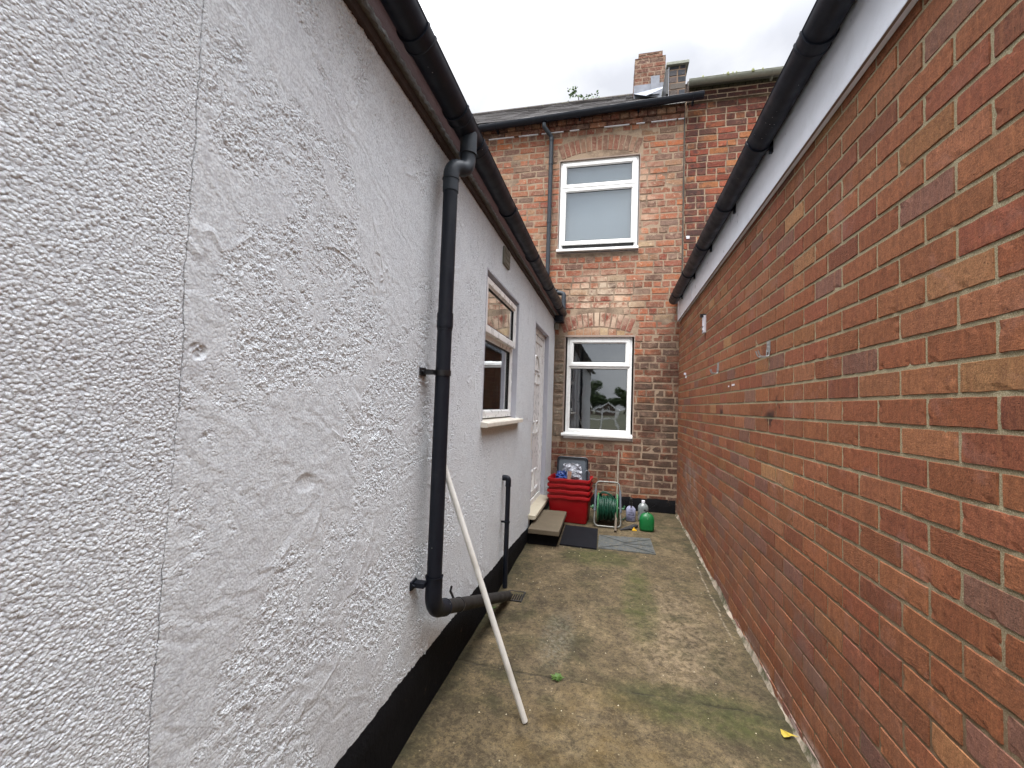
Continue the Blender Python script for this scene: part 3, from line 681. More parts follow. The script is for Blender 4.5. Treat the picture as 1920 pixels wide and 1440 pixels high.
# ------------------------------------------------------------------ windows
def rectframe(mb, P, u0, u1, v0, v1, prof, mi=0):
    """mitred frame: profile of (inset, w)"""
    loops = [[P(u0 + i, v0 + i, w), P(u1 - i, v0 + i, w), P(u1 - i, v1 - i, w), P(u0 + i, v1 - i, w)] for i, w in prof]
    mb.loft(loops, (False, False), mi)
OUT = [(0, -.06), (0, 0), (.040, 0), (.045, -.004), (.045, -.06)]
def offP(P, dw): return lambda u, v, w: P(u, v, w + dw)
def window(parent, P, u0, u1, v0, v1, trans, lower_sash, seed, top_proud=.014, blind=None, mat=MAT_UPVC, name='window', flip=False, roomd=.8, low_tilt=0):
    fr = MB(); rectframe(fr, P, u0, u1, v0, v1, OUT); fr.box(u0 + .045, u1 - .045, trans - .028, trans + .028, -.055, -.002, 0, P)
    w = fr.build(name, mat, parent, flip=flip); 
    def sash(a, b, lo, hi, nm, tilt=0):
        s_ = MB(); Q = (lambda u, v, ww: P(u, v, ww + tilt * (hi - v) / (hi - lo))) if tilt else P
        pr = top_proud
        rectframe(s_, Q, a, b, lo, hi, [(0, -.03), (0, pr - .003), (.003, pr), (.040, pr), (.052, pr - .014), (.058, pr - .014), (.058, pr - .05)])
        o = s_.build(nm, mat, w, flip=flip); i = .056
        q = MB(); rectframe(q, Q, a + .0575, b - .0575, lo + .0575, hi - .0575, [(0, pr - .013), (.004, pr - .0135), (.004, pr - .03)]); q.build('gasket', MAT_SEAL_GAP, o, flip=flip)
        gl = MB(); gl.add([Q(a + i, lo + i, pr - .024), Q(b - i, lo + i, pr - .024), Q(b - i, hi - i, pr - .024), Q(a + i, hi - i, pr - .024)], [(0, 1, 2, 3)]); gl.build('pane', MAT_GLASS, o, flip=flip)
    sash(u0 + .030, u1 - .030, trans - .004, v1 - .030, 'top_sash')
    if lower_sash: sash(u0 + .030, u1 - .030, v0 + .068, trans - .012, 'bottom_sash', low_tilt)
    else:
        q = MB(); rectframe(q, P, u0 + .044, u1 - .044, v0 + .044, trans - .026, [(0, -.001), (.008, -.004), (.013, -.014), (.013, -.04)]); q.build('glazing_bead', mat, w, flip=flip)
        q = MB(); rectframe(q, P, u0 + .0565, u1 - .0565, v0 + .0565, trans - .0385, [(0, -.0135), (.004, -.014), (.004, -.03)]); q.build('gasket', MAT_SEAL_GAP, w, flip=flip)
        i = .055; gl = MB(); gl.add([P(u0 + i, v0 + i, -.028), P(u1 - i, v0 + i, -.028), P(u1 - i, trans - .037, -.028), P(u0 + i, trans - .037, -.028)], [(0, 1, 2, 3)]); gl.build('pane', MAT_GLASS, w, flip=flip)
    return w
def room(parent, P, u0, u1, v0, v1, d, mat, flip=False):
    g = MB(); a, b, lo, hi = u0 - .25, u1 + .25, v0 - .3, v1 + .2; w0 = -.11
    c = [P(a, lo, w0), P(b, lo, w0), P(b, hi, w0), P(a, hi, w0), P(a, lo, -d), P(b, lo, -d), P(b, hi, -d), P(a, hi, -d)]
    g.add(c, [(4, 5, 6, 7), (0, 1, 5, 4), (1, 2, 6, 5), (2, 3, 7, 6), (3, 0, 4, 7)])
    # masonry ring between the opening and the room
    for (p, q, r_, s_) in ((a, u0, lo, hi), (u1, b, lo, hi), (u0, u1, lo, v0), (u0, u1, v1, hi)):
        g.add([P(p, r_, w0), P(q, r_, w0), P(q, s_, w0), P(p, s_, w0)], [(0, 1, 2, 3)])
    return g.build('room', mat, parent)
PLs = offP(PL, -.042)
wl = window(ext, PLs, WIN[0] + .002, WIN[1] - .002, -.10, WIN[3] - .002, .485, False, 1, .030, mat=MAT_UPVC)
g = MB(); g.box(WIN[0] - .0, 3.83, 0, 1, 0, 1)   # sill, overhanging at the far end
g = MB(); prof = [(-.10, -.105), (.045, -.122), (.048, -.128), (.048, -.152), (.030, -.155), (-.10, -.150)]
g.loft([[(XL + w, y, z) for w, z in prof] for y in (2.66, 3.78)]); g.build('sill', MAT_UPVC2, wl, bevel=.002)
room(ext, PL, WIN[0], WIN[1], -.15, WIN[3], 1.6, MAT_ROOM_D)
# things dimly seen inside
g = MB(); g.box(WIN[0] + .05, WIN[1] - .2, .30, .34, -1.0, -.97, 0, PL); g.box(WIN[0] + .05, WIN[1] - .2, -.2, .3, -1.02, -1.0, 0, PL); g.build('inner_window_bar', MAT_ROOM, ext)

# ------------------------------------------------------------------ door
PD = offP(PL, -.050)
dr = MB(); a, b, lo, hi = DOOR; lo = -1.125
rectframe(dr, PD, a + .002, b - .002, lo, hi - .002, [(0, -.07), (0, 0), (.052, 0), (.060, -.006), (.060, -.07)])
door = dr.build('door', MAT_UPVC, ext)
g = MB(); g.box(a + .066, b - .066, lo + .066, hi - .068, -.05, -.020, 0, PD); rectframe(g, PD, a + .066, b - .066, lo + .066, hi - .068, [(0, -.02), (0, -.012), (.010, -.008), (.075, -.008), (.088, -.0195)])
leaf = g.build('door_leaf', MAT_UPVC, door)
g = MB(); um = (a + b) / 2
for (z0, z1) in ((.245, .385), (-.335, -.18), (-1.0, -.745)):
    for (c0, c1) in ((um - .22, um - .03), (um + .03, um + .22)):
        g = MB(); rectframe(g, PD, c0, c1, z0, z1, [(0, -.0195), (.004, -.008), (.014, -.006), (.022, -.008), (.026, -.0195)]); g.build('raised_panel', MAT_UPVC, door)
g = MB(); pts = [(um + .20 * math.cos(math.radians(t)), .41 + .17 * math.sin(math.radians(t))) for t in range(0, 181, 12)]
g.tube([PD(u, v_, -.016) for u, v_ in pts], .011, 8); g.tube([PD(um - .2, .41, -.016), PD(um + .2, .41, -.016)], .011, 8); g.build('fanlight_moulding', MAT_UPVC, door, smooth=60)
g = MB(); g.box(a + .12, a + .15, -.12, .10, -.02, .012, 0, PD); g.build('handle', MAT_GALV, door, bevel=.004)
g = MB(); rectframe(g, PD, a + .0605, b - .0605, lo + .06, hi - .0625, [(0, -.012), (.005, -.012), (.005, -.03)]); g.build('gasket', MAT_SEAL_GAP, door)
g = MB(); prof = [(-.12, -1.12), (.070, -1.133), (.074, -1.138), (.074, -1.168), (.06, -1.172), (-.12, -1.168)]
g.loft([[(XL + w, y, z) for w, z in prof] for y in (4.44, 5.50)]); g.build('threshold', simple('cream_threshold', lin(190, 182, 162), .5, .05, 20, .0003, 0, .4, .4, lin(150, 136, 108)), door, bevel=.002)
room(ext, PL, DOOR[0], DOOR[1], -1.1, DOOR[3], 1.2, MAT_ROOM_D)

# ------------------------------------------------------------------ right: brick outbuilding
outb = empty('brick_outbuilding', (XR, 2.5, -1.42), 'long low red brick outbuilding with white fascia and black gutter, right of the passage', 'building')
palR = [(lin(152, 94, 66), 28), (lin(144, 86, 60), 28), (lin(156, 100, 72), 14), (lin(146, 84, 62), 10), (lin(166, 116, 82), 2), (lin(132, 90, 78), 3), (lin(138, 96, 82), 3), (lin(176, 126, 88), 1), (lin(148, 98, 66), 3), (lin(134, 80, 60), 6)]
def palfnR(r, u, v):
    w = [k for _, k in palR]; w = list(w)
    if v < -.45: w[5] += 5; w[6] += 9; w[0] -= 6
    return r.choices([c for c, _ in palR], w)[0]
mb = MB(); cols = []; texs = []; rnd = random.Random(11)
brickwork(mb, PR, -1.7, 6.045, -1.47, 1.30, .0848, .2254, .0090, 1.183, .1460, None, [], rnd, vary=.10, depth=.0044, jit=.0010, chamfer=.0028, nx=10, nz=4, chip=.10, cols=cols, texs=texs, palfn=palfnR, flip=False, pushvar=.0009)
sheet(mb, PR, -1.7, 6.045, -1.47, 1.30, -.0034, [], 1, cols, texs)
wall_obj(mb, 'wall', [MAT_BR, MAT_MOR], outb, cols, texs)
g = MB(); g.box(XR + .01, 4.5, -1.7, -1.6, -1.46, 1.19); g.box(4.4, 4.5, -1.6, 6.0, -1.46, 1.19); g.build('side_wall', simple('plain_red_masonry', lin(150, 84, 60), .85), outb)
def slopebox(x0, x1, y0, y1, zb, zt):
    g = MB(); g.add([(x0, y0, zb(y0)), (x1, y0, zb(y0)), (x1, y1, zb(y1)), (x0, y1, zb(y1)), (x0, y0, zt), (x1, y0, zt), (x1, y1, zt), (x0, y1, zt)], [(0, 3, 2, 1), (4, 5, 6, 7), (0, 1, 5, 4), (1, 2, 6, 5), (2, 3, 7, 6), (3, 0, 4, 7)]); return g
zfb = lambda y: 1.203 - .0085 * (y - 1.3)
slopebox(.80, .83, -1.75, 5.965, zfb, 1.55).build('fascia', MAT_FASC, outb, bevel=.002)
g = MB(); g.box(.7965, .80, 4.93, 4.97, 1.176, 1.50); g.build('joint_strip', MAT_FASC, outb, bevel=.001)
slopebox(.803, XR + .02, -1.75, 5.96, lambda y: zfb(y) - .003, 1.24).build('soffit_strip', MAT_UNDER, outb) if False else None
g = MB(); g.add([(.801, -1.7, zfb(-1.7) - .0015), (XR - .0002, -1.7, zfb(-1.7) + .003), (XR - .0002, 5.96, zfb(5.96) + .003), (.801, 5.96, zfb(5.96) - .0015)], [(0, 3, 2, 1)]); g.build('soffit_strip', MAT_UNDER, outb)
g = MB(); g.add([(.74, -1.8, 1.50), (.74, 6.04, 1.50), (4.6, 6.04, 2.3), (4.6, -1.8, 2.3), (.74, -1.8, 1.53), (.74, 6.04, 1.53), (4.6, 6.04, 2.33), (4.6, -1.8, 2.33)],
    [(3, 2, 1, 0), (4, 5, 6, 7), (1, 5, 4, 0), (2, 6, 5, 1), (3, 7, 6, 2), (0, 4, 7, 3)]); g.build('roof', MAT_ROOF, outb)
gutter('gutter', .735, -1.7, 5.88, 1.507, 1.427, .060, MAT_GUT, outb, [1.83], [.8, 2.50, 3.22, 3.96, 4.74, 5.55], .80, 1)
# white corner block box near the far end, metal hooks
g = MB(); g.box(4.325, 4.40, .735, .90, -.002, .022, 0, PR); wb = g.build('junction_box', MAT_WHITEP, outb, bevel=.004)
g = MB(); g.box(4.335, 4.375, .885, .915, .0, .05, 0, PR); g.build('sensor', MAT_BLK, wb, bevel=.003)
for z_ in (.75, .79): g = MB(); g.box(4.34, 4.385, z_, z_ + .01, .02, .026, 0, PR); g.build('slot', MAT_BLK, wb)
def hook(y, z, sc):
    g = MB(); g.box(y - .022 * sc, y + .022 * sc, z - .005, z + .05 * sc, .0, .004, 0, PR)
    for s_ in (-1, 1):
        g.tube(fillet([PR(y + s_ * .018 * sc, z + .01, .004), PR(y + s_ * .018 * sc, z - .03 * sc, .006), PR(y + s_ * .018 * sc, z - .03 * sc, .045 * sc), PR(y + s_ * .018 * sc, z - .0, .055 * sc)], .012, 5), .0032 * sc, 8)
    for dz in (.018, .036): g.tube([PR(y, z + dz * sc, .003), PR(y, z + dz * sc, .0065)], .005 * sc, 10)
    return g
hook(2.64, .345, 1.1).build('metal_hook', MAT_GALV, outb, smooth=40); hook(3.82, .345, 1.1).build('metal_hook', MAT_GALV, outb, smooth=40)
g = MB(); g.box(5.42, 5.47, .42, .445, .0, .02, 0, PR); g.build('paint_flake', MAT_WHITEP, outb); g = MB(); g.box(5.40, 5.41, .38, .41, 0, .01, 0, PR); g.build('paint_flake', MAT_WHITEP, outb)
g = MB(); g.box(3.33, 3.40, .188, .20, -.001, .0018, 0, PR); g.build('tape_scrap', MAT_WHITEP, outb); g = MB(); g.box(3.47, 3.50, .184, .196, -.001, .0018, 0, PR); g.build('tape_scrap', MAT_WHITEP, outb)
# rough mortar fillet where the slab meets the wall
g = MB(); ys_ = np.arange(-1.7, 6.0, .02)
for y in ys_:
    h = max(0.004, .030 + .040 * mnoise.noise((y * 2.3, 7, 0)) + .018 * mnoise.noise((y * 13, 2, 0))); w = max(.006, .020 + .022 * mnoise.noise((y * 3.1, 1, 4)) + .010 * mnoise.noise((y * 19, 4, 0)))
    z = gz(y) - .004
    g.v += [(XR - w, y, z), (XR - w * .55, y, z + h * .35), (XR - .003, y, z + h)]
for i in range(len(ys_) - 1):
    for k in range(2): a = i * 3 + k; g.face((a, a + 1, a + 4, a + 3))
mm = M('mossy_mortar_fillet', .95); c_ = mm.mix(mm.rng(mm.noise(7, 7, .7), .42, .6), lin(164, 150, 134), lin(72, 70, 48)); mm.col(c_); mm.bump(mm.noise(120, 5, .7), .003)
g.build('mortar_fillet', mm.m, outb, smooth=60)

# ------------------------------------------------------------------ back: terraced house
house = empty('terraced_house', (-.2, YB, -1.35), 'old brick terraced house with two white windows one above the other, closing the passage', 'building')
WU = (-.815, .285, 2.165, 3.515); WD = (-.665, .262, -.435, .985)
ARU = (-.265, 1.79, 3.845 - 1.79, .60); ARD = (-.245, 1.45, 1.315 - 1.45, .53)   # centre u, outer radius, centre v, half span
def in_arch(A, th, u, v):
    cu, R, cv, hs = A; d = math.hypot(u - cu, v - cv); return abs(u - cu) < hs * (1 + (v - cv - R) * .1) and R - th - .01 < d < R + .012 and v > cv
palO = [(lin(176, 104, 76), 18), (lin(166, 104, 84), 22), (lin(152, 88, 68), 18), (lin(172, 128, 102), 8), (lin(178, 146, 120), 3), (lin(124, 90, 80), 10), (lin(190, 110, 74), 7), (lin(140, 110, 98), 7), (lin(152, 76, 60), 9)]
def palfnO(r, u, v):
    w = [float(k) for _, k in palO]
    if v < .9 and u > .2: w[5] += 30; w[7] += 26; w[4] = 1; w[3] = 3
    elif v < -.4: w[5] += 16; w[8] += 14; w[0] += 14; w[4] = 0; w[3] = 2; w[1] = 6
    if v > 3.9: w[8] += 30; w[5] += 20
    return r.choices([c for c, _ in palO], w)[0]
def skipO(u, v, p, q):
    if v < 1.05 and u < -.83: return True
    # rendered strip beside the lower window is made separately
    if u < -.665 and -.45 < v < 1.0: return True
    return False
def clipO(u, v): return in_arch(ARU, .235, u, v) or in_arch(ARD, .30, u, v)
mb = MB(); cols = []; texs = []; rnd = random.Random(5)
hol = [WU, WD]
brickwork(mb, PB, -2.6, .853, -1.38, 4.12, .0925, .243, .013, -.2, -.02, None, hol, rnd, depth=.006, jit=.0035, chamfer=.006, nx=4, nz=2, cols=cols, texs=texs, palfn=palfnO, hdr=.28, skip=skipO, clip=clipO, pushvar=.003)
sheet(mb, PB, -2.6, .86, -1.42, 4.14, -.0035, hol, 1, cols, texs)
# arch bricks
def arch(mb, A, th, n, cols, texs, rnd, pal):
    cu, R, cv, hs = A; am = math.asin(hs / R)
    for i in range(n):
        a0 = -am + 2 * am * i / n + .0035; a1 = -am + 2 * am * (i + 1) / n - .0035
        c = rnd.choice(pal); k = rnd.uniform(.85, 1.1); c = tuple(x * k for x in c); b = len(mb.v)
        pr = rnd.uniform(-.002, .002); r0, r1 = R - th + rnd.uniform(-.004, .004), R + rnd.uniform(-.006, .004)
        ch = .005 / R
        for (rr_, ww) in ((r0, None), (r0 + .006, pr), (r0 + th * .5, pr), (r1 - .006, pr), (r1, None)):
            for (aa, w2) in ((a0, None), (a0 + ch, pr), (a1 - ch, pr), (a1, None)):
                w = -.010 if (ww is None or w2 is None) else pr + rnd.uniform(-.001, .001)
                mb.v.append(PB(cu + rr_ * math.sin(aa) + rnd.uniform(-.001, .001), cv + rr_ * math.cos(aa) + rnd.uniform(-.001, .001), w)); cols.append((*c, 1)); texs.append(.1)
        for j in range(4):
            for k2 in range(3): q4 = (b + j * 4 + k2, b + j * 4 + k2 + 1, b + (j + 1) * 4 + k2 + 1, b + (j + 1) * 4 + k2); mb.face(q4, 0)
arch(mb, ARU, .22, 15, cols, texs, rnd, [lin(146, 92, 78), lin(158, 104, 86), lin(138, 96, 82), lin(160, 118, 98), lin(126, 92, 80)])
arch(mb, ARD, .20, 13, cols, texs, rnd, [lin(150, 78, 66), lin(158, 86, 72), lin(140, 76, 66), lin(166, 104, 88)])
# cut-brick infill under the lower arch
for k in range(8):
    u = -.64 + k * .112; top = ARD[2] + math.sqrt((ARD[1] - .21) ** 2 - (u + .05 - ARD[0]) ** 2)
    if top - .992 > .015:
        c = rnd.choice([lin(170, 110, 84), lin(196, 160, 120), lin(180, 130, 100)]); b0 = len(mb.v)
        mb.box(u, u + .10, .992, top - .006, -.012, .0, 0, PB); cols += [(*c, 1)] * (len(mb.v) - b0); texs += [.1] * (len(mb.v) - b0)
# eaves: projecting courses
def course_row(z0, z1, w, bl, u0, u1, pal, slope=0):
    u = u0; 
    while u < u1:
        L_ = bl * rnd.uniform(.94, 1.06); c = rnd.choice(pal); b0 = len(mb.v); dz = slope * (u - u0)
        mb.box(u + .006, min(u + L_ - .006, u1), z0 + dz, z1 + dz, -.01, w + rnd.uniform(-.002, .003), 0, PB); cols.extend([(*c, 1)] * (len(mb.v) - b0)); texs.extend([.2] * (len(mb.v) - b0)); u += L_
dkp = [lin(140, 76, 60), lin(120, 70, 60), lin(150, 92, 74), lin(104, 72, 66), lin(166, 108, 82)]
course_row(3.952, 4.018, .022, .245, -2.6, .853, dkp)
course_row(4.030, 4.098, .052, .122, -2.6, .853, dkp + [lin(176, 130, 104)])
course_row(4.110, 4.150, .030, .245, -2.6, .853, dkp)
wall_obj(mb, 'wall', [MAT_OLD, MAT_MOR_OLD], house, cols, texs)
g = MB(); rr = random.Random(9); u = -2.6
while u < .85:
    L_ = rr.uniform(.08, .42)
    if rr.random() < .8: g = MB(); g.box(u, min(u + L_, .85), 3.943, 3.9505, -.002, .024, 0, PB); g.build('painted_drip_line', MAT_FASC, house)
    u += L_ + rr.uniform(.01, .12)
# rendered quoin strip beside the lower window, plus mortar surrounds
g = MB(); cols = []; texs = []; zz = -.43; rr = random.Random(2)
while zz < .98:
    h = rr.uniform(.12, .22); c = rr.choice([lin(148, 134, 120), lin(158, 146, 132), lin(140, 124, 110)]) if rr.random() > .2 else lin(170, 112, 88)
    hi_ = min(zz + h, .99); nu_, nv_ = 8, 8; b = len(g.v)
    for j in range(nv_ + 1):
        for i in range(nu_ + 1):
            uu = -.812 + .135 * i / nu_; vv = zz + .008 + (hi_ - zz - .016) * j / nv_; e_ = i in (0, nu_) or j in (0, nv_)
            g.v.append(PB(uu + rr.uniform(-.002, .002), vv + rr.uniform(-.003, .003), -.006 if e_ else .006 + .008 * mnoise.noise((uu * 40, vv * 40, 0)))); cols.append((*c, 1)); texs.append(.6)
    for j in range(nv_):
        for i in range(nu_): a = b + j * (nu_ + 1) + i; g.face((a, a + 1, a + nu_ + 2, a + nu_ + 1))
    zz += h
wall_obj(g, 'patched_blocks', [MAT_OLD], house, cols, texs)
MAT_SURR = simple('mortar_surround', lin(146, 130, 120), .9, .15, 25, .003)
g = MB()
for (a, b, lo, hi) in (WU, WD):
    t = .013; d = .14
    for (p, q, r_, s_) in ((a - t, a, lo - t, hi + t), (b, b + t, lo - t, hi + t), (a, b, hi, hi + t), (a, b, lo - t, lo)):
        g.box(p, q, r_, s_, -d, .0015, 0, PB)
    g.build('window_surround', MAT_SURR, house); g = MB()
PBu = offP(PB, -.030)
wu = window(house, PBu, WU[0] + .008, WU[1] - .012, 2.222, WU[3] - .004, 3.125, True, 2, .018, mat=MAT_UPVC, low_tilt=.012)
tag(wu, 'upper window, its lower sash slightly open')
g = MB(); prof = [(-.10, 2.232), (.045, 2.214), (.050, 2.208), (.050, 2.182), (.035, 2.178), (-.10, 2.180)]
g.loft([[PB(u, z, w) for w, z in prof] for u in (-.832, .288)]); g.build('sill', MAT_UPVC, wu, bevel=.002)
g = MB(); g.box(WU[0] + .06, WU[1] - .06, 2.225, 2.300, -.050, -.028, 0, PB); g.build('gap_shade_bar', MAT_SEAL_GAP, wu)  # black bar stands in for the shade under the raised sash
g = MB(); g.box(WU[0], WU[1], 2.23, 3.51, -.100, -.097, 0, PB); g.build('blind', MAT_BLIND, wu)
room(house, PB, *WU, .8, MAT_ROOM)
wdn = window(house, PBu, WD[0] + .024, WD[1] - .024, -.360, WD[3] - .012, .572, False, 3, .012, mat=MAT_UPVC)
g = MB(); prof = [(-.10, -.352), (.035, -.368), (.040, -.374), (.040, -.402), (.025, -.406), (-.10, -.400)]
g.loft([[PB(u, z, w) for w, z in prof] for u in (-.690, .262)]); g.box(-.66, .255, -.437, -.406, -.05, .004, 0, PB); g.build('sill', MAT_UPVC, wdn, bevel=.002)
g = MB(); g.box(-.665, .262, .972, .985, -.05, .006, 0, PB); g.build('head_trim', MAT_SURR, wdn)
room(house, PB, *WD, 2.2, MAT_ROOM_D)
g = MB(); g.box(-.60, -.52, -.3, .98, -.32, -.29, 0, PB); g.box(-.50, -.455, -.3, .98, -.26, -.24, 0, PB); g.build('curtain', MAT_ROOM, house, bevel=.01)
# black band at the foot
g = MB(); us_ = np.arange(-.83, .84, .03)
for u in us_:
    top = -1.168 + .006 * mnoise.noise((u * 9, 0, 0))
    for k in range(6):
        z = -1.42 + (top + 1.42) * k / 5; g.v.append(PB(float(u), float(z), (.010 + .006 * mnoise.noise((u * 9, z * 14, 3))) if k < 5 else -.005))
for i in range(len(us_) - 1):
    for k in range(5): a = i * 6 + k; g.face((a, a + 6, a + 7, a + 1)[::1])
g.build('painted_foot', MAT_TAR, house, smooth=60)
# gutter, downpipe
gutter('gutter', 5.915, -2.6, 1.07, 4.045, 4.175, .056, MAT_GUT, house, [-1.03], [-1.75, -.55, .25, .95], 6.03, 1, axis='X')
g = MB(); g.tube(fillet([(-1.045, 5.915, 4.02), (-1.045, 5.915, 3.975), (-.945, 5.995, 3.86), (-.945, 5.995, 1.70), (-.86, 5.995, 1.64), (-.80, 5.96, 1.60)], .03, 5), .029, 20)
hp = g.build('downpipe', MAT_PIPE_GREY, house, smooth=40)
for z in (3.80, 3.45, 2.60, 1.85): g = MB(); g.tube([(-.945, 5.995, z), (-.945, 5.995, z + .045)], .033, 20); g.build('collar', MAT_PIPE_GREY, hp, smooth=40)
g = MB(); g.tube(fillet([(-.83, 5.985, 1.600), (-.70, 5.965, 1.565), (-.695, 5.945, 1.30)], .03, 6), .031, 20); g.build('elbow', MAT_PIPE_GREY, hp, smooth=40)
# roof and chimney
def slab(mb, x0, x1, y0, z0, y1, z1, t): mb.add([(x0, y0, z0), (x1, y0, z0), (x1, y1, z1), (x0, y1, z1), (x0, y0, z0 + t), (x1, y0, z0 + t), (x1, y1, z1 + t), (x0, y1, z1 + t)], [(0, 3, 2, 1), (4, 5, 6, 7), (0, 1, 5, 4), (1, 2, 6, 5), (2, 3, 7, 6), (3, 0, 4, 7)])
g = MB(); N = 15; SL = (6.50 - 4.13) / (9.0 - 5.93)
for k in range(N):   # courses of slate, each lapping the one below
    y0 = 5.93 + (9.0 - 5.93) * k / N; y1 = y0 + (9.0 - 5.93) / N * 1.25; z0 = 4.13 + SL * (y0 - 5.93)
    x = -3.4
    while x < .60:
        w = .25; dz = random.uniform(0, .006); slab(g, x + .002, min(x + w - .002, .62), y0, z0 + .012 + dz, y1, z0 + SL * (y1 - y0) + .003, .006); x += w
g.build('roof', simple('lichened_slate', lin(44, 39, 39), .8, .45, 6, .003, 0, .3, .4, lin(76, 74, 58)), house)
g = MB(); slab(g, -3.4, .86, 5.95, 4.10, 9.0, 6.47, .01); slab(g, -3.4, .86, 12.05, 4.1, 9.0, 6.47, .01)
g.tube([(-3.4, 9.0, 6.50), (.6, 9.0, 6.50)], .04, 10); g.build('roof_underlay', MAT_ROOF, house)
g = MB(); g.box(-3.4, -2.6, 5.95, 6.06, -1.4, 4.1); g.box(-3.4, -3.3, 6.06, 12, -1.4, 4.1); g.box(-3.4, 3.4, 11.9, 12, -1.4, 4.1); g.build('side_wall', simple('plain_brown_masonry', lin(150, 100, 80), .85), house)
def brickbox(name, parent, x0, x1, y0, y1, z0, z1, mats, pal, seed, sink=0, course=.078):
    mb = MB(); cols = []; texs = []; r = random.Random(seed)
    for (P, a, b) in (((lambda u, v, w: (u, y0 - w, v)), x0, x1), ((lambda u, v, w: (x1 + w, u, v)), y0, y1), ((lambda u, v, w: (x0 - w, -u, v)), -y1, -y0)):
        brickwork(mb, P, a, b, z0, z1, course, .23, .012, a, z0, pal, [], r, depth=.005, jit=.003, chamfer=.005, nx=2, nz=1, cols=cols, texs=texs, hdr=.5, pushvar=.003)
        sheet(mb, P, a, b, z0, z1, -.004, [], 1, cols, texs)
    b0 = len(mb.v); mb.add([(x0, y0, z1), (x1, y0, z1), (x1, y1, z1), (x0, y1, z1)], [(0, 1, 2, 3)], 1); cols += [(.4, .35, .3, 1)] * 4; texs += [0] * 4
    return wall_obj(mb, name, mats, parent, cols, texs)
palC = [lin(120, 66, 54), lin(108, 64, 54), lin(126, 72, 56), lin(112, 80, 72), lin(126, 98, 86)]
ch = brickbox('chimney', house, .235, .735, 7.4, 8.3, 5.1, 5.985, [MAT_OLD, MAT_MOR_SOOT], palC, 3)
brickbox('chimney_top', ch, .295, .690, 7.45, 8.25, 5.985, 6.11, [MAT_OLD, MAT_MOR_SOOT], palC, 4)
g = MB(); g.box(.225, .745, 7.385, 7.399, 5.2, 5.50); g.add([(.22, 7.39, 5.36), (.50, 7.39, 5.36), (.78, 6.9, 5.08), (.40, 6.9, 4.95)], [(0, 1, 2, 3)])
g.box(.50, .64, 7.37, 7.385, 5.30, 5.62); g.build('lead_flashing', MAT_LEADW, house, solid=.004)

# ------------------------------------------------------------------ neighbouring house on the right
nb = empty('neighbouring_house', (2.1, YB, -1.35), 'darker red brick house joined to the right, with a mossy grey gutter', 'building')
mb = MB(); cols = []; texs = []; rnd = random.Random(21)
PN = offP(PB, -.012)
palN = [lin(162, 84, 64), lin(150, 78, 62), lin(168, 92, 68), lin(140, 78, 64), lin(118, 76, 66), lin(174, 110, 74), lin(136, 82, 68)]
brickwork(mb, PN, .875, 3.4, .9, 4.17, .0915, .243, .0115, .9, -.05, palN, [], rnd, depth=.008, jit=.003, chamfer=.005, nx=4, nz=2, cols=cols, texs=texs, hdr=.6, pushvar=.003)
sheet(mb, PN, .862, 3.4, .9, 4.2, -.006, [], 1, cols, texs)
brickwork(mb, offP(PB, .02), .88, 3.4, 4.17, 4.30, .066, .243, .010, .9, 4.17, [lin(92, 56, 50), lin(80, 50, 46), lin(104, 60, 52)], [], rnd, depth=.006, jit=.003, chamfer=.005, nx=3, nz=1, cols=cols, texs=texs, pushvar=.004)
sheet(mb, offP(PB, .014), .88, 3.4, 4.165, 4.31, 0, [], 1, cols, texs)
wall_obj(mb, 'wall', [MAT_NB, MAT_MOR_OLD], nb, cols, texs)
g = MB(); g.box(.853, .862, 6.035, 6.06, .9, 4.15); g.build('joint_crack', MAT_SEAL_GAP, nb)
g = MB(); g.box(.905, .945, YB - .0, YB + .01, 2.29, 2.33); g.build('old_fixing', MAT_WHITEP, nb, bevel=.004)
gutter('gutter', 5.93, .885, 3.4, 4.376, 4.389, .050, MAT_BUFF, nb, [], [1.9, 2.7], 6.02, 1, axis='X')
g = MB(); rr = random.Random(4)
for k in range(26):
    x = .95 + rr.random() * 2.3; r_ = rr.uniform(.008, .022); g.lathe([(0, .02 + r_ * .6), (r_ * .6, .015 + r_ * .4), (r_, .0), (r_ * .9, -.02)], 8, (x, 5.90 + rr.uniform(-.02, .03), 4.385))
mo_ = g.build('moss', simple('roof_moss', lin(120, 124, 84), .95, .4, 30, .004), nb, smooth=60); mo_['kind'] = 'stuff'
g = MB(); slab(g, .92, 3.4, 5.97, 4.36, 9.0, 6.50, .03); slab(g, .92, 3.4, 12.0, 4.36, 9.0, 6.50, .03); g.build('roof', MAT_ROOF, nb)
# parapet between the two roofs: slate-hung block with a coping
pm = brickbox('parapet', nb, .665, .885, 6.20, 7.38, 4.30, 4.83, [mat_brick('slate_grey_brick', [(0, 14, .52, .64, lin(120, 112, 112), .5)], [], .003, 0), MAT_MOR_SOOT], [lin(76, 78, 88), lin(90, 88, 94), lin(68, 70, 80), lin(110, 98, 96)], 6, course=.095)
g = MB(); g.box(.625, .925, 6.16, 7.4, 4.83, 4.872); g.build('coping', MAT_BUFF, nb, bevel=.004)
g = MB(); g.box(.655, .663, 6.18, 7.3, 4.32, 4.81); g.build('flashing', simple('pale_rendered_edge', lin(150, 152, 160), .8, .3, 12), nb)
g = MB(); g.box(.625, .655, 6.175, 7.3, 4.42, 4.78); g.build('verge_board', MAT_BLK, nb)
g = MB(); g.box(.885, .905, 6.02, 6.3, 4.15, 4.45); g.build('corner_brick', MAT_DKW, nb)

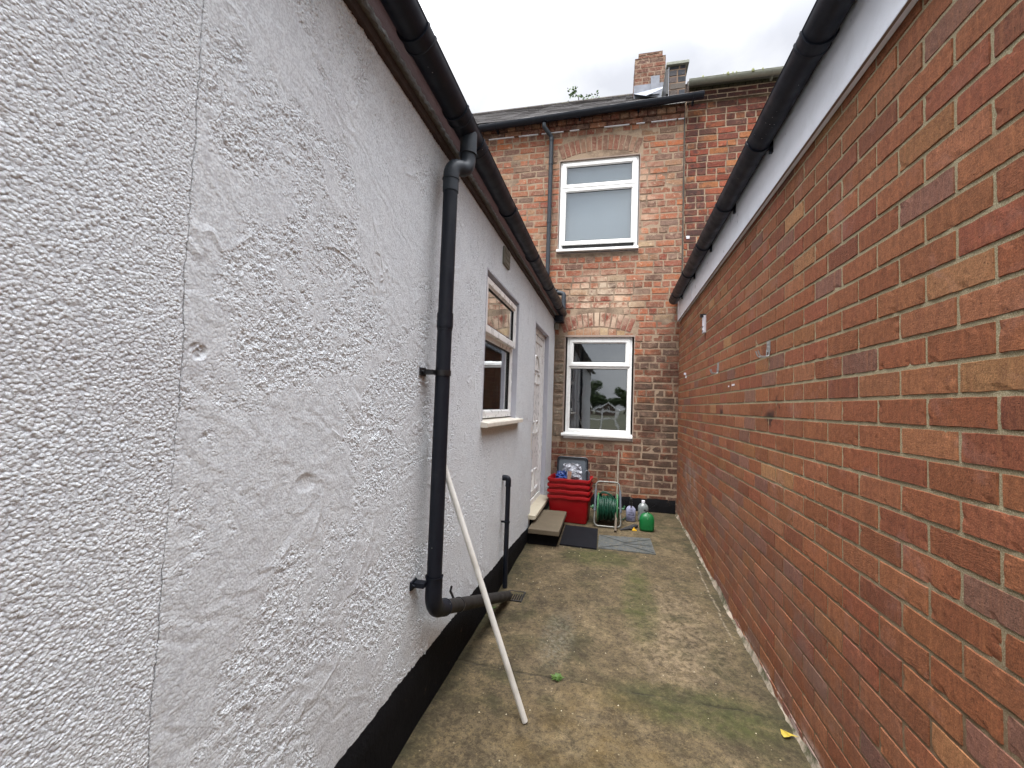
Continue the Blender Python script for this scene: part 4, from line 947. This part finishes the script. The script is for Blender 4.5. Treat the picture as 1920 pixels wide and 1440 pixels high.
# ------------------------------------------------------------------ step, mats, gully
st = empty('doorstep', (-.64, 4.68, -1.37), 'concrete slab doorstep on black painted bricks in front of the white door', 'step')
g = MB(); g.add([(-.785, 4.255, -1.258), (-.478, 4.243, -1.258), (-.491, 5.085, -1.258), (-.79, 5.085, -1.258), (-.785, 4.255, -1.21), (-.478, 4.243, -1.21), (-.491, 5.085, -1.21), (-.79, 5.085, -1.21)],
    [(0, 3, 2, 1), (4, 5, 6, 7), (0, 1, 5, 4), (1, 2, 6, 5), (2, 3, 7, 6), (3, 0, 4, 7)]); g.build('slab', MAT_SLAB, st, bevel=.006)
g = MB(); g.box(-.80, -.512, 4.315, 5.06, -1.40, -1.259); g.build('support', MAT_TAR, st, bevel=.008)
def quadslab(c, t, lift=.004):
    g = MB(); n = 10
    c = [Vector((x, y, 0)) for x, y in c]; loops_t = []
    for j in range(n + 1):
        for i in range(n + 1):
            a = c[3].lerp(c[2], i / n); b = c[0].lerp(c[1], i / n); p = a.lerp(b, j / n); g.v.append((p.x, p.y, gz(p.y) + lift + t + .0015 * mnoise.noise((p.x * 8, p.y * 8, 0))))
    for j in range(n):
        for i in range(n): a = j * (n + 1) + i; g.face((a, a + 1, a + n + 2, a + n + 1))
    # skirt
    rim = [i for i in range(n + 1)] + [(j + 1) * (n + 1) + n for j in range(n)] + [n * (n + 1) + i for i in range(n - 1, -1, -1)] + [j * (n + 1) for j in range(n - 1, 0, -1)]
    b = len(g.v)
    for k in rim: p = g.v[k]; g.v.append((p[0], p[1], p[2] - t - .004))
    m_ = len(rim)
    for k in range(m_): k2 = (k + 1) % m_; g.face((rim[k2], rim[k], b + k, b + k2))
    return g
mo = quadslab([(-.495, 5.03), (-.13, 5.0), (-.121, 4.345), (-.484, 4.367)], .012).build('rubber_mat', MAT_RUB, None, bevel=.002)
tag(mo, 'black rubber mat lying on the path beside the doorstep', 'mat')
pn = quadslab([(-.113, 4.80), (.414, 4.85), (.428, 4.383), (-.112, 4.393)], .005).build('patterned_panel', MAT_PANEL); tag(pn, 'worn grey patterned panel with crossing lines, lying flat right of the black mat', 'floor panel')
g = MB()
for (a, b) in (((-.10, 4.79), (.15, 4.62)), ((-.10, 4.40), (.15, 4.56)), ((.15, 4.62), (.41, 4.80)), ((.15, 4.56), (.42, 4.40)), ((.13, 4.60), (.41, 4.60))):
    d_ = (Vector((*b, 0)) - Vector((*a, 0))); nn = Vector((-d_.y, d_.x, 0)).normalized() * .005
    z0, z1 = gz(a[1]) + .0115, gz(b[1]) + .0115; g.add([(a[0] - nn.x, a[1] - nn.y, z0), (b[0] - nn.x, b[1] - nn.y, z1), (b[0] + nn.x, b[1] + nn.y, z1), (a[0] + nn.x, a[1] + nn.y, z0)], [(0, 1, 2, 3)])
g.build('cross_groove', simple('dark_groove', lin(34, 35, 34), .8), pn)
gu = empty('drain_gully', (-.655, 3.2, -1.42), 'small square black drain grate at the end of the sloping pipe', 'drain')
g = MB(); rectframe(g, lambda u, v, w: (u, v, -1.411 + w), -.735, -.605, 3.115, 3.285, [(0, -.02), (0, .004), (.012, .004), (.014, -.01)]); g.build('rim', MAT_BLK, gu)
g = MB(); g.box(-.722, -.618, 3.128, 3.272, -1.43, -1.4205)
for k in range(6): g.box(-.715 + k * .0165, -.706 + k * .0165, 3.13, 3.27, -1.4205, -1.410)
g.build('grate', MAT_RUB, gu)

# ------------------------------------------------------------------ stacked red boxes
def make_box(label):
    r = empty('storage_box', (-.474, 5.315, -1.362), label, 'storage box', 'red storage boxes stacked by the step'); rot = math.radians(-3.5); cx, cy = -.474, 5.315
    g = MB(); H = .312; z0 = -1.358
    def ring(dw, z, rad=.03): return rrect(cx, cy, .435 + dw, .320 + dw, rad, z, 5, rot)
    g.loft([ring(-.03, z0, .02), ring(-.012, z0 + .004, .025), ring(0, z0 + .02), ring(.034, z0 + H - .05), ring(.036, z0 + H - .04), ring(.046, z0 + H - .04), ring(.050, z0 + H - .012), ring(.044, z0 + H - .006),
            ring(.038, z0 + H - .01), ring(.028, z0 + H - .06), ring(-.006, z0 + .02), ring(-.02, z0 + .012)], (True, True))
    g.build('tub', MAT_RED, r, smooth=40)
    rm = MB(); prof = lambda k: .0035 * (1 if (k // 3) % 2 else -1)
    lo = []; hi = []
    def rr_(dw, z, amp):
        p = rrect(cx, cy, .435 + dw, .320 + dw, .03, z, 5, rot); out = []
        for i in range(len(p)):
            a, b = Vector(p[i]), Vector(p[(i + 1) % len(p)]); n = 1 if (b - a).length < .05 else 12
            for k in range(n): q = a.lerp(b, k / n); out.append((q.x, q.y, q.z + (amp * (1 if (k // 3) % 2 else -.4) if n > 1 else 0)))
        return out
    rm.loft([rr_(.044, z0 + H - .032, .006), rr_(.064, z0 + H - .034, .006), rr_(.068, z0 + H - .010, .003), rr_(.062, z0 + H - .001, .002), rr_(.040, z0 + H - .001, .002)], (False, False))
    rm.build('rim', MAT_RED, r, smooth=50, solid=.003)
    return r
b0 = make_box('lowest red plastic box of the stack of four, its whole smooth front showing')
labs = ['second red plastic box from the bottom of the stack by the step', 'third red plastic box from the bottom, just under the topmost one', 'topmost red plastic box of the stack, holding the lid and bags']
for k in range(3):
    r = b0.copy(); S.collection.objects.link(r); r.location = b0.location + Vector((random.uniform(-.003, .003), random.uniform(-.003, .003), .066 * (k + 1))); r['label'] = labs[k]
    for c in list(b0.children):
        d_ = c.copy(); S.collection.objects.link(d_); d_.parent = r; d_.matrix_parent_inverse = c.matrix_parent_inverse.copy()
# grey lid standing in the top box
def lean(x, y, z, y0=5.40, z0=-1.04, a=.16): return (x, y0 + (y - 0) * 1 + (z - z0) * a, z)
ld = empty('box_lid', (-.475, 5.42, -1.03), 'dark rimmed clear grey box lid standing upright in the top red box', 'lid')
def lidring(w, h, r_, y, cz=-.83):
    p = rrect(-.472, cz, w, h, r_, 0, 5); return [lean(a, y, b) for a, b, _ in p]
g = MB(); g.loft([lidring(.37, .40, .04, .0), lidring(.385, .415, .045, .004), lidring(.385, .415, .045, .022), lidring(.37, .40, .04, .026), lidring(.335, .365, .035, .026), lidring(.33, .36, .035, .004), lidring(.335, .365, .03, .0)], (False, False))
g.f += [tuple((len(g.v) - 24 + k) for k in range(24)) + ()][:0]; g.build('rim', MAT_DKGREY, ld, smooth=40)
g = MB(); g.loft([lidring(.345, .375, .035, .012), lidring(.345, .375, .035, .018)]); 
for k in range(5): p = -.60 + k * .062; g.add([lean(p, .008, -.99), lean(p + .008, .008, -.99), lean(p + .008, .008, -.67), lean(p, .008, -.67)], [(0, 1, 2, 3)])
g.build('panel', MAT_CLEARGREY, ld)
def crumple(name, x0, x1, z0, z1, y, amp, mat, seed, n=26, sag=.03, tilt=.16, cut=None):
    g = MB()
    for j in range(n + 1):
        for i in range(n + 1):
            u, v = i / n, j / n; x = x0 + (x1 - x0) * u; z = z0 + (z1 - z0) * v
            e_ = 1 - .25 * abs(u - .5) * 2 * v ** 2
            x = (x0 + x1) / 2 + (x - (x0 + x1) / 2) * e_ + .012 * mnoise.noise((v * 6, seed, 0))
            z += .02 * mnoise.noise((u * 5, seed + 3, 0)) * v
            d_ = amp * (mnoise.noise((u * 5 + seed, v * 5, 0)) + .6 * abs(mnoise.noise((u * 11, v * 11, seed))) + .35 * mnoise.noise((u * 24, v * 24, seed)))
            bul = -sag * math.sin(math.pi * u) * math.sin(math.pi * min(1, v * 1.1))
            g.v.append((x, y + tilt * (z - z0) + d_ + bul, z))
    for j in range(n):
        for i in range(n): a = j * (n + 1) + i; g.face((a, a + 1, a + n + 2, a + n + 1))
    return g
bag = empty('plastic_bag', (-.46, 5.36, -.95), 'crumpled pale see-through plastic bag stuffed in the top red box', 'bag')
crumple('film', -.60, -.34, -.92, -.70, 5.375, .03, MAT_BAG, 3).build('film', MAT_BAG, bag, smooth=25, solid=.003)
g = MB(); g.box(-.0225, .0225, -.002, .002, -.065, .065); lb = g.build('paper_label', MAT_CARD, bag); lb.location += Vector((0, 0, 0)); lb.matrix_parent_inverse = Matrix(); lb.location = (-.035, -.038, .100); lb.rotation_euler = (-.16, .08, 0)
blu = crumple('blue_sheet', -.665, -.52, -.90, -.795, 5.315, .035, MAT_BLUE, 8, 14, .02, .6).build('blue_sheet', MAT_BLUE, None, smooth=30, solid=.003); tag(blu, 'crumpled blue plastic sheet at the left edge of the top red box', 'sheet')
g = MB(); g.tube(fillet([(-.31, 5.32, -.90), (-.315, 5.33, -.80), (-.29, 5.34, -.755), (-.262, 5.35, -.79)], .02, 5), .007, 10); g.tube([(-.262, 5.35, -.79), (-.262, 5.36, -.90)], .011, 10)
tp = g.build('bent_tube', MAT_CLEARGREY, None, smooth=50); tag(tp, 'small grey bent tube poking out of the right of the top red box', 'tube')

# ------------------------------------------------------------------ hose reel
hr = empty('hose_reel', (-.03, 5.25, -1.355), 'aluminium framed hose reel wound with dark green hose beside the red boxes', 'hose reel')
fy0, fy1, ft = 5.10, 5.28, -.872
L1 = [(-.10, fy1, ft), (-.165, fy1, ft), (-.178, fy0, -1.343), (.112, fy0, -1.343), (.112, fy1 - .03, -1.1), (.098, fy1, ft), (.0, fy1, ft)]
def on(t, x, z0=-1.343, z1=ft): return (x, fy0 + (fy1 - fy0) * t, z0 + (z1 - z0) * t)
loop = [on(1, -.03), on(1, -.170), on(0, -.180), on(0, .118), on(1, .098), on(1, -.02)]
g = MB(); g.tube(fillet(loop, .055, 7), .0095, 12); 
rear = [(-.150, 5.26, -1.16), (-.150, 5.44, -1.343), (.092, 5.44, -1.343), (.092, 5.26, -1.16)]; g.tube(fillet(rear, .04, 5), .0095, 12); g.build('frame', MAT_ALU, hr, smooth=50)
g = MB()
for xa, xb in ((-.176, -.172), (.112, .106)):
    g = MB(); p, q_ = Vector(on(.38, xa)), Vector(on(.82, xb)); g.tube([p, q_], .0135, 12); g.tube([p - (q_ - p) * .12, p], .017, 12); g.build('frame_sleeve', MAT_CLEARGREY, hr, smooth=50)
DX0, DX1, DY, DZ, DR = -.142, .075, 5.265, -1.172, .166
for dx in (DX0, DX1):
    g = MB(); g.lathe([(.045, -.004), (DR - .012, -.004), (DR, -.008), (DR + .004, 0), (DR, .008), (DR - .012, .004), (.045, .004)], 40, (dx, DY, DZ), 'X'); g.build('side_disc', MAT_GREENP, hr, smooth=40)
g = MB(); g.lathe([(.05, DX0), (.05, DX1)], 24, (0, DY, DZ), 'X'); g.tube([(-.235, DY - .0, DZ), (-.14, DY, DZ)], .011, 12); g.lathe([(.012, -.215), (.026, -.212), (.028, -.195), (.018, -.19), (.012, -.18)], 18, (0, DY, DZ), 'X')
g.tube([(.075, DY, DZ), (.155, DY, DZ + .006)], .011, 12); g.tube([(.150, DY, DZ + .006), (.160, DY, DZ + .04)], .009, 10); g.build('axle', MAT_GREENP, hr, smooth=40)
g = MB(); rr = random.Random(6)
pts = []
NT = 42
for t in range(NT * 22):
    k = t / 22; layer = int(k // 15); fr = (k % 15) / 15; fr = fr if layer % 2 == 0 else 1 - fr
    R_ = .098 + layer * .0145 + .004 * math.sin(k * 2.7); a = 2 * math.pi * (t % 22) / 22
    x = DX0 + .014 + (DX1 - DX0 - .028) * fr + .006 * math.sin(a * 1 + k * 1.7); pts.append((x, DY + R_ * math.cos(a), DZ + R_ * math.sin(a)))
g.tube(pts, .0072, 7)
# loose strands over the winding, and the tail at the top left
for k in range(5):
    c = -.11 + .035 * k; sk = rr.uniform(-.05, .05); P_ = []
    for t in range(25):
        a = 2 * math.pi * t / 24; P_.append((c + sk * math.sin(a) + .01 * math.sin(2 * a + k), DY + (.140 + .004 * k % 3) * math.cos(a), DZ + (.142) * math.sin(a)))
    g.tube(P_[:-1], .0072, 7, closed=True)
for k in range(3):
    P_ = [(-.135 + .02 * k, DY + .02, DZ + .05), (-.135 + .01 * k, DY - .01, DZ + .165 + .008 * k), (-.07, DY - .02, DZ + .178 + .007 * k), (.0, DY - .03, DZ + .160 + .006 * k), (.05, DY - .03, DZ + .09)]
    g.tube(fillet(P_, .05, 6), .0072, 8)
g.build('hose', MAT_HOSE, hr, smooth=60)
g = MB(); g.tube(fillet([(.07, 5.30, -1.29), (.14, 5.42, -1.335), (.20, 5.60, -1.335)], .04, 5), .0072, 8); g.build('hose_tail', MAT_HOSE, hr, smooth=60)
g = MB(); pb, pt_ = Vector((.058, 4.965, -1.352)), Vector((.092, 6.03, -.555))
g.tube([pb.lerp(pt_, k / 14) + Vector((.002 * math.sin(k), 0, .0015 * math.cos(k * 1.3))) for k in range(15)], [.0145] * 2 + [.0135] * 10 + [.0125, .012, .009], 14)
tag(g.build('wooden_pole', MAT_BROOM, None, smooth=60), 'weathered grey wooden pole leaning across the hose reel against the brick wall', 'pole')

# ------------------------------------------------------------------ bottles
def superring(cx, cy, w, d, z, e=3.0, n=28, rot=0):
    o = []
    for k in range(n):
        a = 2 * math.pi * k / n; c, s_ = math.cos(a), math.sin(a); x = math.copysign(abs(c) ** (2 / e), c) * w / 2; y = math.copysign(abs(s_) ** (2 / e), s_) * d / 2
        o.append((cx + x * math.cos(rot) - y * math.sin(rot), cy + x * math.sin(rot) + y * math.cos(rot), z))
    return o
sb = empty('spray_bottle', (.245, 5.52, -1.352), 'pale lilac weedkiller-style bottle with black pump trigger, left of the clear bottle', 'bottle')
cx, cy, z = .240, 5.50, -1.352
g = MB(); g.loft([superring(cx, cy, w, d_, z + h, e_) for w, d_, h, e_ in ((.098, .06, 0, 4), (.112, .07, .006, 4), (.114, .072, .12, 4), (.110, .07, .140, 3.5), (.07, .055, .168, 3), (.036, .036, .178, 2), (.034, .034, .190, 2))]); g.build('body', MAT_LAV, sb, smooth=50)
g = MB()
rr = random.Random(8)   # small print, too small to read
for r_ in range(3):
    x = cx - .046
    while x < cx + .04:
        w = rr.uniform(.004, .013); h = (.016, .022, .012)[r_]; zz = z + (.098, .070, .046)[r_]
        if rr.random() < .75: g.box(x, x + w, cy - .0375, cy - .0345, zz, zz + h * rr.uniform(.5, 1))
        x += w + .0035
for k in range(4): g.box(cx - .042, cx + rr.uniform(.01, .04), cy - .0375, cy - .0345, z + .018 + k * .006, z + .0205 + k * .006)
g.build('print', MAT_INK, sb)
g = MB(); g.tube([(cx, cy, z + .185), (cx, cy, z + .222)], .021, 16); g.tube([(cx, cy, z + .22), (cx, cy, z + .262)], .012, 12); g.box(cx - .012, cx + .012, cy - .065, cy + .02, z + .250, z + .278); g.box(cx - .007, cx + .007, cy - .062, cy - .05, z + .165, z + .255)
g.build('trigger', MAT_BLK, sb, bevel=.003)
cb = empty('clear_bottle', (.395, 5.6, -1.351), 'tall milky clear plastic bottle with a white cap behind the green can', 'bottle')
cx, cy, z = .388, 5.58, -1.351
g = MB(); g.loft([superring(cx, cy, w, w * .8, z + h, e_) for w, h, e_ in ((.10, 0, 3), (.122, .008, 3), (.124, .06, 3), (.120, .07, 3), (.124, .08, 3), (.124, .150, 2.8), (.115, .172, 2.6), (.075, .196, 2.2), (.038, .208, 2), (.034, .216, 2))]); g.build('body', MAT_BOTTLE, cb, smooth=50)
g = MB(); g.lathe([(.020, 0), (.0205, .022), (.018, .026), (.0, .026)], 20, (cx, cy, z + .212)); g.build('cap', MAT_WHITEP, cb, smooth=40)
gc = empty('green_can', (.4, 5.15, -1.358), 'bright green plastic can with rounded shoulders and a black nozzle, the nearest of the bottles', 'can')
cx, cy, z = .400, 5.145, -1.359
g = MB(); g.loft([superring(cx, cy, w, w * .72, z + h, e_) for w, h, e_ in ((.12, 0, 3.2), (.150, .008, 3.2), (.160, .03, 3.2), (.163, .09, 3.0), (.161, .125, 2.9), (.150, .152, 2.7), (.126, .175, 2.5), (.088, .191, 2.3), (.045, .199, 2), (.030, .209, 2), (.0, .209, 2))], (True, False)); g.build('body', MAT_GREEN, gc, smooth=60)
g = MB(); g.tube(fillet([(cx + .004, cy - .012, z + .202), (cx + .004, cy - .030, z + .205), (cx + .006, cy - .052, z + .15), (cx + .006, cy - .05, z + .135)], .015, 5), .0085, 10); g.build('handle', MAT_GREENP, gc, smooth=60)
g = MB(); g.lathe([(.018, 0), (.019, .016), (.012, .02), (.0, .02)], 16, (cx - .002, cy, z + .203)); g.tube([(cx - .002, cy, z + .215), (cx - .026, cy - .004, z + .228)], .007, 10); g.box(cx - .034, cx - .018, cy - .010, cy + .004, z + .216, z + .232)
g.build('nozzle', MAT_BLK, gc, smooth=40)
g = MB(); g.tube(fillet([(cx + .01, cy + .01, z + .215), (cx + .06, cy + .1, z + .245), (cx + .11, cy + .3, z + .22), (cx + .12, cy + .5, z + .18)], .05, 5), .0022, 6); g.build('wire', MAT_RUB, gc)
# dusty glove-like trowel and yellow nozzle on the ground
g = MB(); g.loft([superring(x, y, w, h_, -1.338, 2.3, 16) for x, y, w, h_ in ()] or [[(0, 0, 0)] * 3] * 2) if False else None
g = MB()
def blobtube(pts, rs, flat=.55): 
    b = len(g.v); g.tube(pts, rs, 12)
    for i in range(b, len(g.v)):
        x, y, zz = g.v[i]; base = gz(y) + .005; g.v[i] = (x, y, base + max(0, (zz - base)) * flat)
blobtube([(.125, 5.07, -1.345), (.16, 5.09, -1.34), (.20, 5.13, -1.335), (.25, 5.20, -1.33), (.285, 5.25, -1.33), (.31, 5.27, -1.335)], [.008, .024, .032, .034, .030, .012])
blobtube([(.21, 5.12, -1.335), (.235, 5.11, -1.33), (.255, 5.12, -1.335)], [.012, .014, .006])
blobtube([(.125, 5.07, -1.345), (.11, 5.05, -1.35)], [.016, .006])
gl_ = g.build('work_glove', MAT_LEATH, None, smooth=60); tag(gl_, 'dusty charcoal work glove lying between the hose reel and the green can', 'glove')
g = MB(); g.lathe([(.022, 0), (.021, .010), (.012, .013), (.010, .028), (.0, .030)], 16, (.262, 5.105, gz(5.1) + .003)); g.box(.250, .292, 5.085, 5.10, gz(5.1) + .003, gz(5.1) + .012)
tag(g.build('yellow_nozzle', MAT_YEL, None, smooth=40), 'small yellow plastic nozzle on the ground in front of the lilac bottle', 'nozzle')

# ------------------------------------------------------------------ leaning white pole
A = Vector((-.352, 1.985, -1.418)); B = Vector((-.793, 1.865, -.157))
g = MB(); d_ = (B - A).normalized(); g.tube([A, A + d_ * .004, B], [.0132, .0136, .0136], 22)
tag(g.build('white_pole', MAT_POLE, None, smooth=40), 'white plastic tube leaning against the grey wall behind the black downpipe', 'pole')

# ------------------------------------------------------------------ weeds, leaves, crumbs
def weed(name, x, y, n, r, seed, label, cat, mat=MAT_LEAF):
    g = MB(); rr = random.Random(seed); z0 = gz(y)
    for k in range(n):
        a = rr.uniform(0, 6.28); l = r * rr.uniform(.5, 1); w = l * .16; up = rr.uniform(.15, .9); px, py = math.cos(a), math.sin(a); ox, oy = rr.uniform(-.3, .3) * r, rr.uniform(-.12, .12) * r
        pr = [(0, .2), (.3, 1), (.6, .9), (.85, .6), (1, .05)]; b = len(g.v)
        for (t, ww) in pr:
            zz = z0 + l * up * math.sin(t * 1.9) * .6 + .002; cx_, cy_ = x + ox + px * l * t, y + oy + py * l * t
            g.v += [(cx_ - py * w * ww, cy_ + px * w * ww, zz + .002), (cx_ + py * w * ww, cy_ - px * w * ww, zz + .002)]
        for i in range(4): g.face((b + 2 * i, b + 2 * i + 1, b + 2 * i + 3, b + 2 * i + 2))
    return tag(g.build(name, mat, None), label, cat)
weed('weed', -.25, 2.335, 34, .038, 1, 'small green weed growing in the crack across the concrete path', 'weed')
weed('moss_tuft', -.775, 2.98, 16, .02, 2, 'tiny green tuft at the foot of the wall under the sloping pipe', 'weed')
g = MB(); zz = -1.418; g.add([(.758, 2.215, zz + .006), (.762, 2.238, zz + .012), (.785, 2.236, zz + .006), (.797, 2.222, zz + .010), (.829, 2.216, zz + .004), (.797, 2.213, zz + .007), (.782, 2.197, zz + .010), (.762, 2.198, zz + .004)], [(0, 7, 6, 1), (1, 6, 5, 2), (2, 5, 3), (3, 5, 4)])
tag(g.build('fallen_leaf', MAT_LEAFY, None, solid=.0006), 'yellow fallen leaf on the concrete close to the red brick wall', 'leaf')
g = MB(); rr = random.Random(14)
for k in range(70):
    x, y = rr.uniform(-.75, .78), rr.uniform(1.3, 4.4); s_ = rr.uniform(.0012, .0034) * (.7 + .2 * y); z_ = gz(y) + .001
    g.add([(x - s_, y - s_ * .6, z_), (x + s_, y - s_ * .8, z_), (x + s_ * .8, y + s_, z_), (x - s_ * .7, y + s_ * .7, z_), (x, y, z_ + s_ * 1.2)], [(0, 1, 4), (1, 2, 4), (2, 3, 4), (3, 0, 4)])
tag(g.build('grit', simple('pale_grit', lin(186, 178, 156), .9, .25, 200), None), 'pale grit and crumbs scattered over the concrete path', 'grit', kind='stuff')

# ------------------------------------------------------------------ trees and houses (over the ridge; and behind the photographer, seen in the glass)
def tree(x, y, zb, h, cw, ch_, nl, ls, seed, label, name='tree', group=None, clumps=9):
    r = empty(name, (x, y, zb), label, 'tree', group); rr = random.Random(seed)
    g = MB(); g.tube([(x, y, zb), (x + .03 * h, y, zb + h * .35), (x, y, zb + h * .9)], [h * .025 + .03, h * .018 + .02, .012], 8)
    cl = []
    for k in range(clumps):
        a = rr.uniform(0, 6.28); q = rr.random() ** .5; c = (x + cw / 2 * q * math.cos(a) * .8, y + cw / 2 * q * math.sin(a) * .8, zb + h - ch_ * rr.uniform(.08, .92)); cl.append(c)
        g.tube([(x, y, zb + h * .45), tuple(np.array(((x + c[0]) / 2, (y + c[1]) / 2, c[2] - ch_ * .1))), c], [.02 + h * .006, .015, .004], 6)
    g.build('trunk', MAT_BARK, r, smooth=60)
    g = MB()
    for k in range(nl):
        c = cl[k % clumps]; s_ = cw * .24
        p = Vector((rr.gauss(0, 1), rr.gauss(0, 1), rr.gauss(0, .8))); p = p.normalized() * (rr.random() ** .45) * s_; p += Vector(c)
        n_ = Vector((rr.gauss(0, 1), rr.gauss(0, 1), rr.gauss(0, 1))).normalized(); u_ = n_.orthogonal().normalized() * ls; w_ = n_.cross(u_) * .6
        g.add([p - u_, p + w_, p + u_, p - w_], [(0, 1, 2, 3)])
    g.build('crown', MAT_TREE if h > 3 and y < 0 else MAT_LEAF, r); return r
tree(-1.10, 12.9, -1.4, 11.0, 1.0, .8, 300, .05, 3, 'leafy tree whose topmost sprigs show over the house roof', clumps=7)
tree(-5.2, -86, -2, 7.6, 6.5, 5.4, 2600, .32, 11, 'broad green tree in the gardens behind, mirrored left of centre in the lower window', group='trees behind the photographer', clumps=14)
tree(2.4, -90, -2, 6.6, 4.6, 5.0, 2000, .32, 12, 'dark tree in the gardens behind, mirrored at the right of the lower window', group='trees behind the photographer', clumps=12)
tree(-1.4, -98, -2, 4.6, 4, 3, 1200, .3, 13, 'smaller far tree mirrored between the two others in the window', group='trees behind the photographer')
def gable(x, y, w, h, rh, dep, label):
    r = empty('gabled_house', (x, y, -1.46), label, 'house', 'houses behind the photographer'); z0 = -1.46
    g = MB(); g.add([(x - w / 2, y, z0), (x + w / 2, y, z0), (x + w / 2, y, z0 + h), (x, y, z0 + h + rh), (x - w / 2, y, z0 + h), (x - w / 2, y - dep, z0), (x + w / 2, y - dep, z0), (x + w / 2, y - dep, z0 + h), (x, y - dep, z0 + h + rh), (x - w / 2, y - dep, z0 + h)],
        [(0, 4, 3, 2, 1), (5, 6, 7, 8, 9), (0, 5, 9, 4), (1, 2, 7, 6)]); g.build('wall', simple('far_brick', lin(110, 92, 80), .9), r)
    g = MB()
    for s_ in (-1, 1):
        a = (x, z0 + h + rh + .1); b = (x + s_ * (w / 2 + .3), z0 + h - .15); g.add([(a[0], y + .3, a[1]), (b[0], y + .3, b[1]), (b[0], y - dep, b[1]), (a[0], y - dep, a[1])], [(0, 1, 2, 3)])
    g.build('roof', MAT_ROOF, r, solid=.1)
    g = MB()
    for s_ in (-1, 1): g.tube([(x, y + .34, z0 + h + rh), (x + s_ * (w / 2 + .3), y + .34, z0 + h - .25)], .14, 6)
    g.build('bargeboard', MAT_UPVC, r)
    g = MB(); rectframe(g, lambda u, v, ww: (u, y + .02 + ww, v), x - .35, x + .35, z0 + h - .7, z0 + h + .3, [(0, 0), (0, .06), (.14, .06), (.14, 0)]); fr = g.build('window', MAT_UPVC, r)
    g = MB(); g.box(x - .25, x + .25, y + .005, y + .02, z0 + h - .6, z0 + h + .2); g.build('pane', MAT_BLK, fr)
gable(-5.0, -75, 2.8, 1.5, 1.4, 9, 'brick house with white bargeboards, its left-hand gable mirrored in the lower window')
gable(-.9, -78, 3.8, 1.2, 1.4, 9, 'brick house with a wide gable mirrored near the middle of the lower window')
fe = empty('stand_in_rails', (-3, -16, -1.46), 'white rails added behind, standing in for frame bars mirrored at the foot of the lower window', 'stand-in rails')  # added rails, unseen directly, standing in for a window frame mirrored in the pane
for z_ in (-.22, -.62): g = MB(); g.box(-1.75, .35, -16.05, -16, z_ - .05, z_ + .02); g.build('rail', MAT_UPVC, fe)
for x_ in (-1.75, -.75, .25): g = MB(); g.box(x_, x_ + .10, -16.04, -15.94, -1.46, -.12); g.build('post', MAT_UPVC, fe)
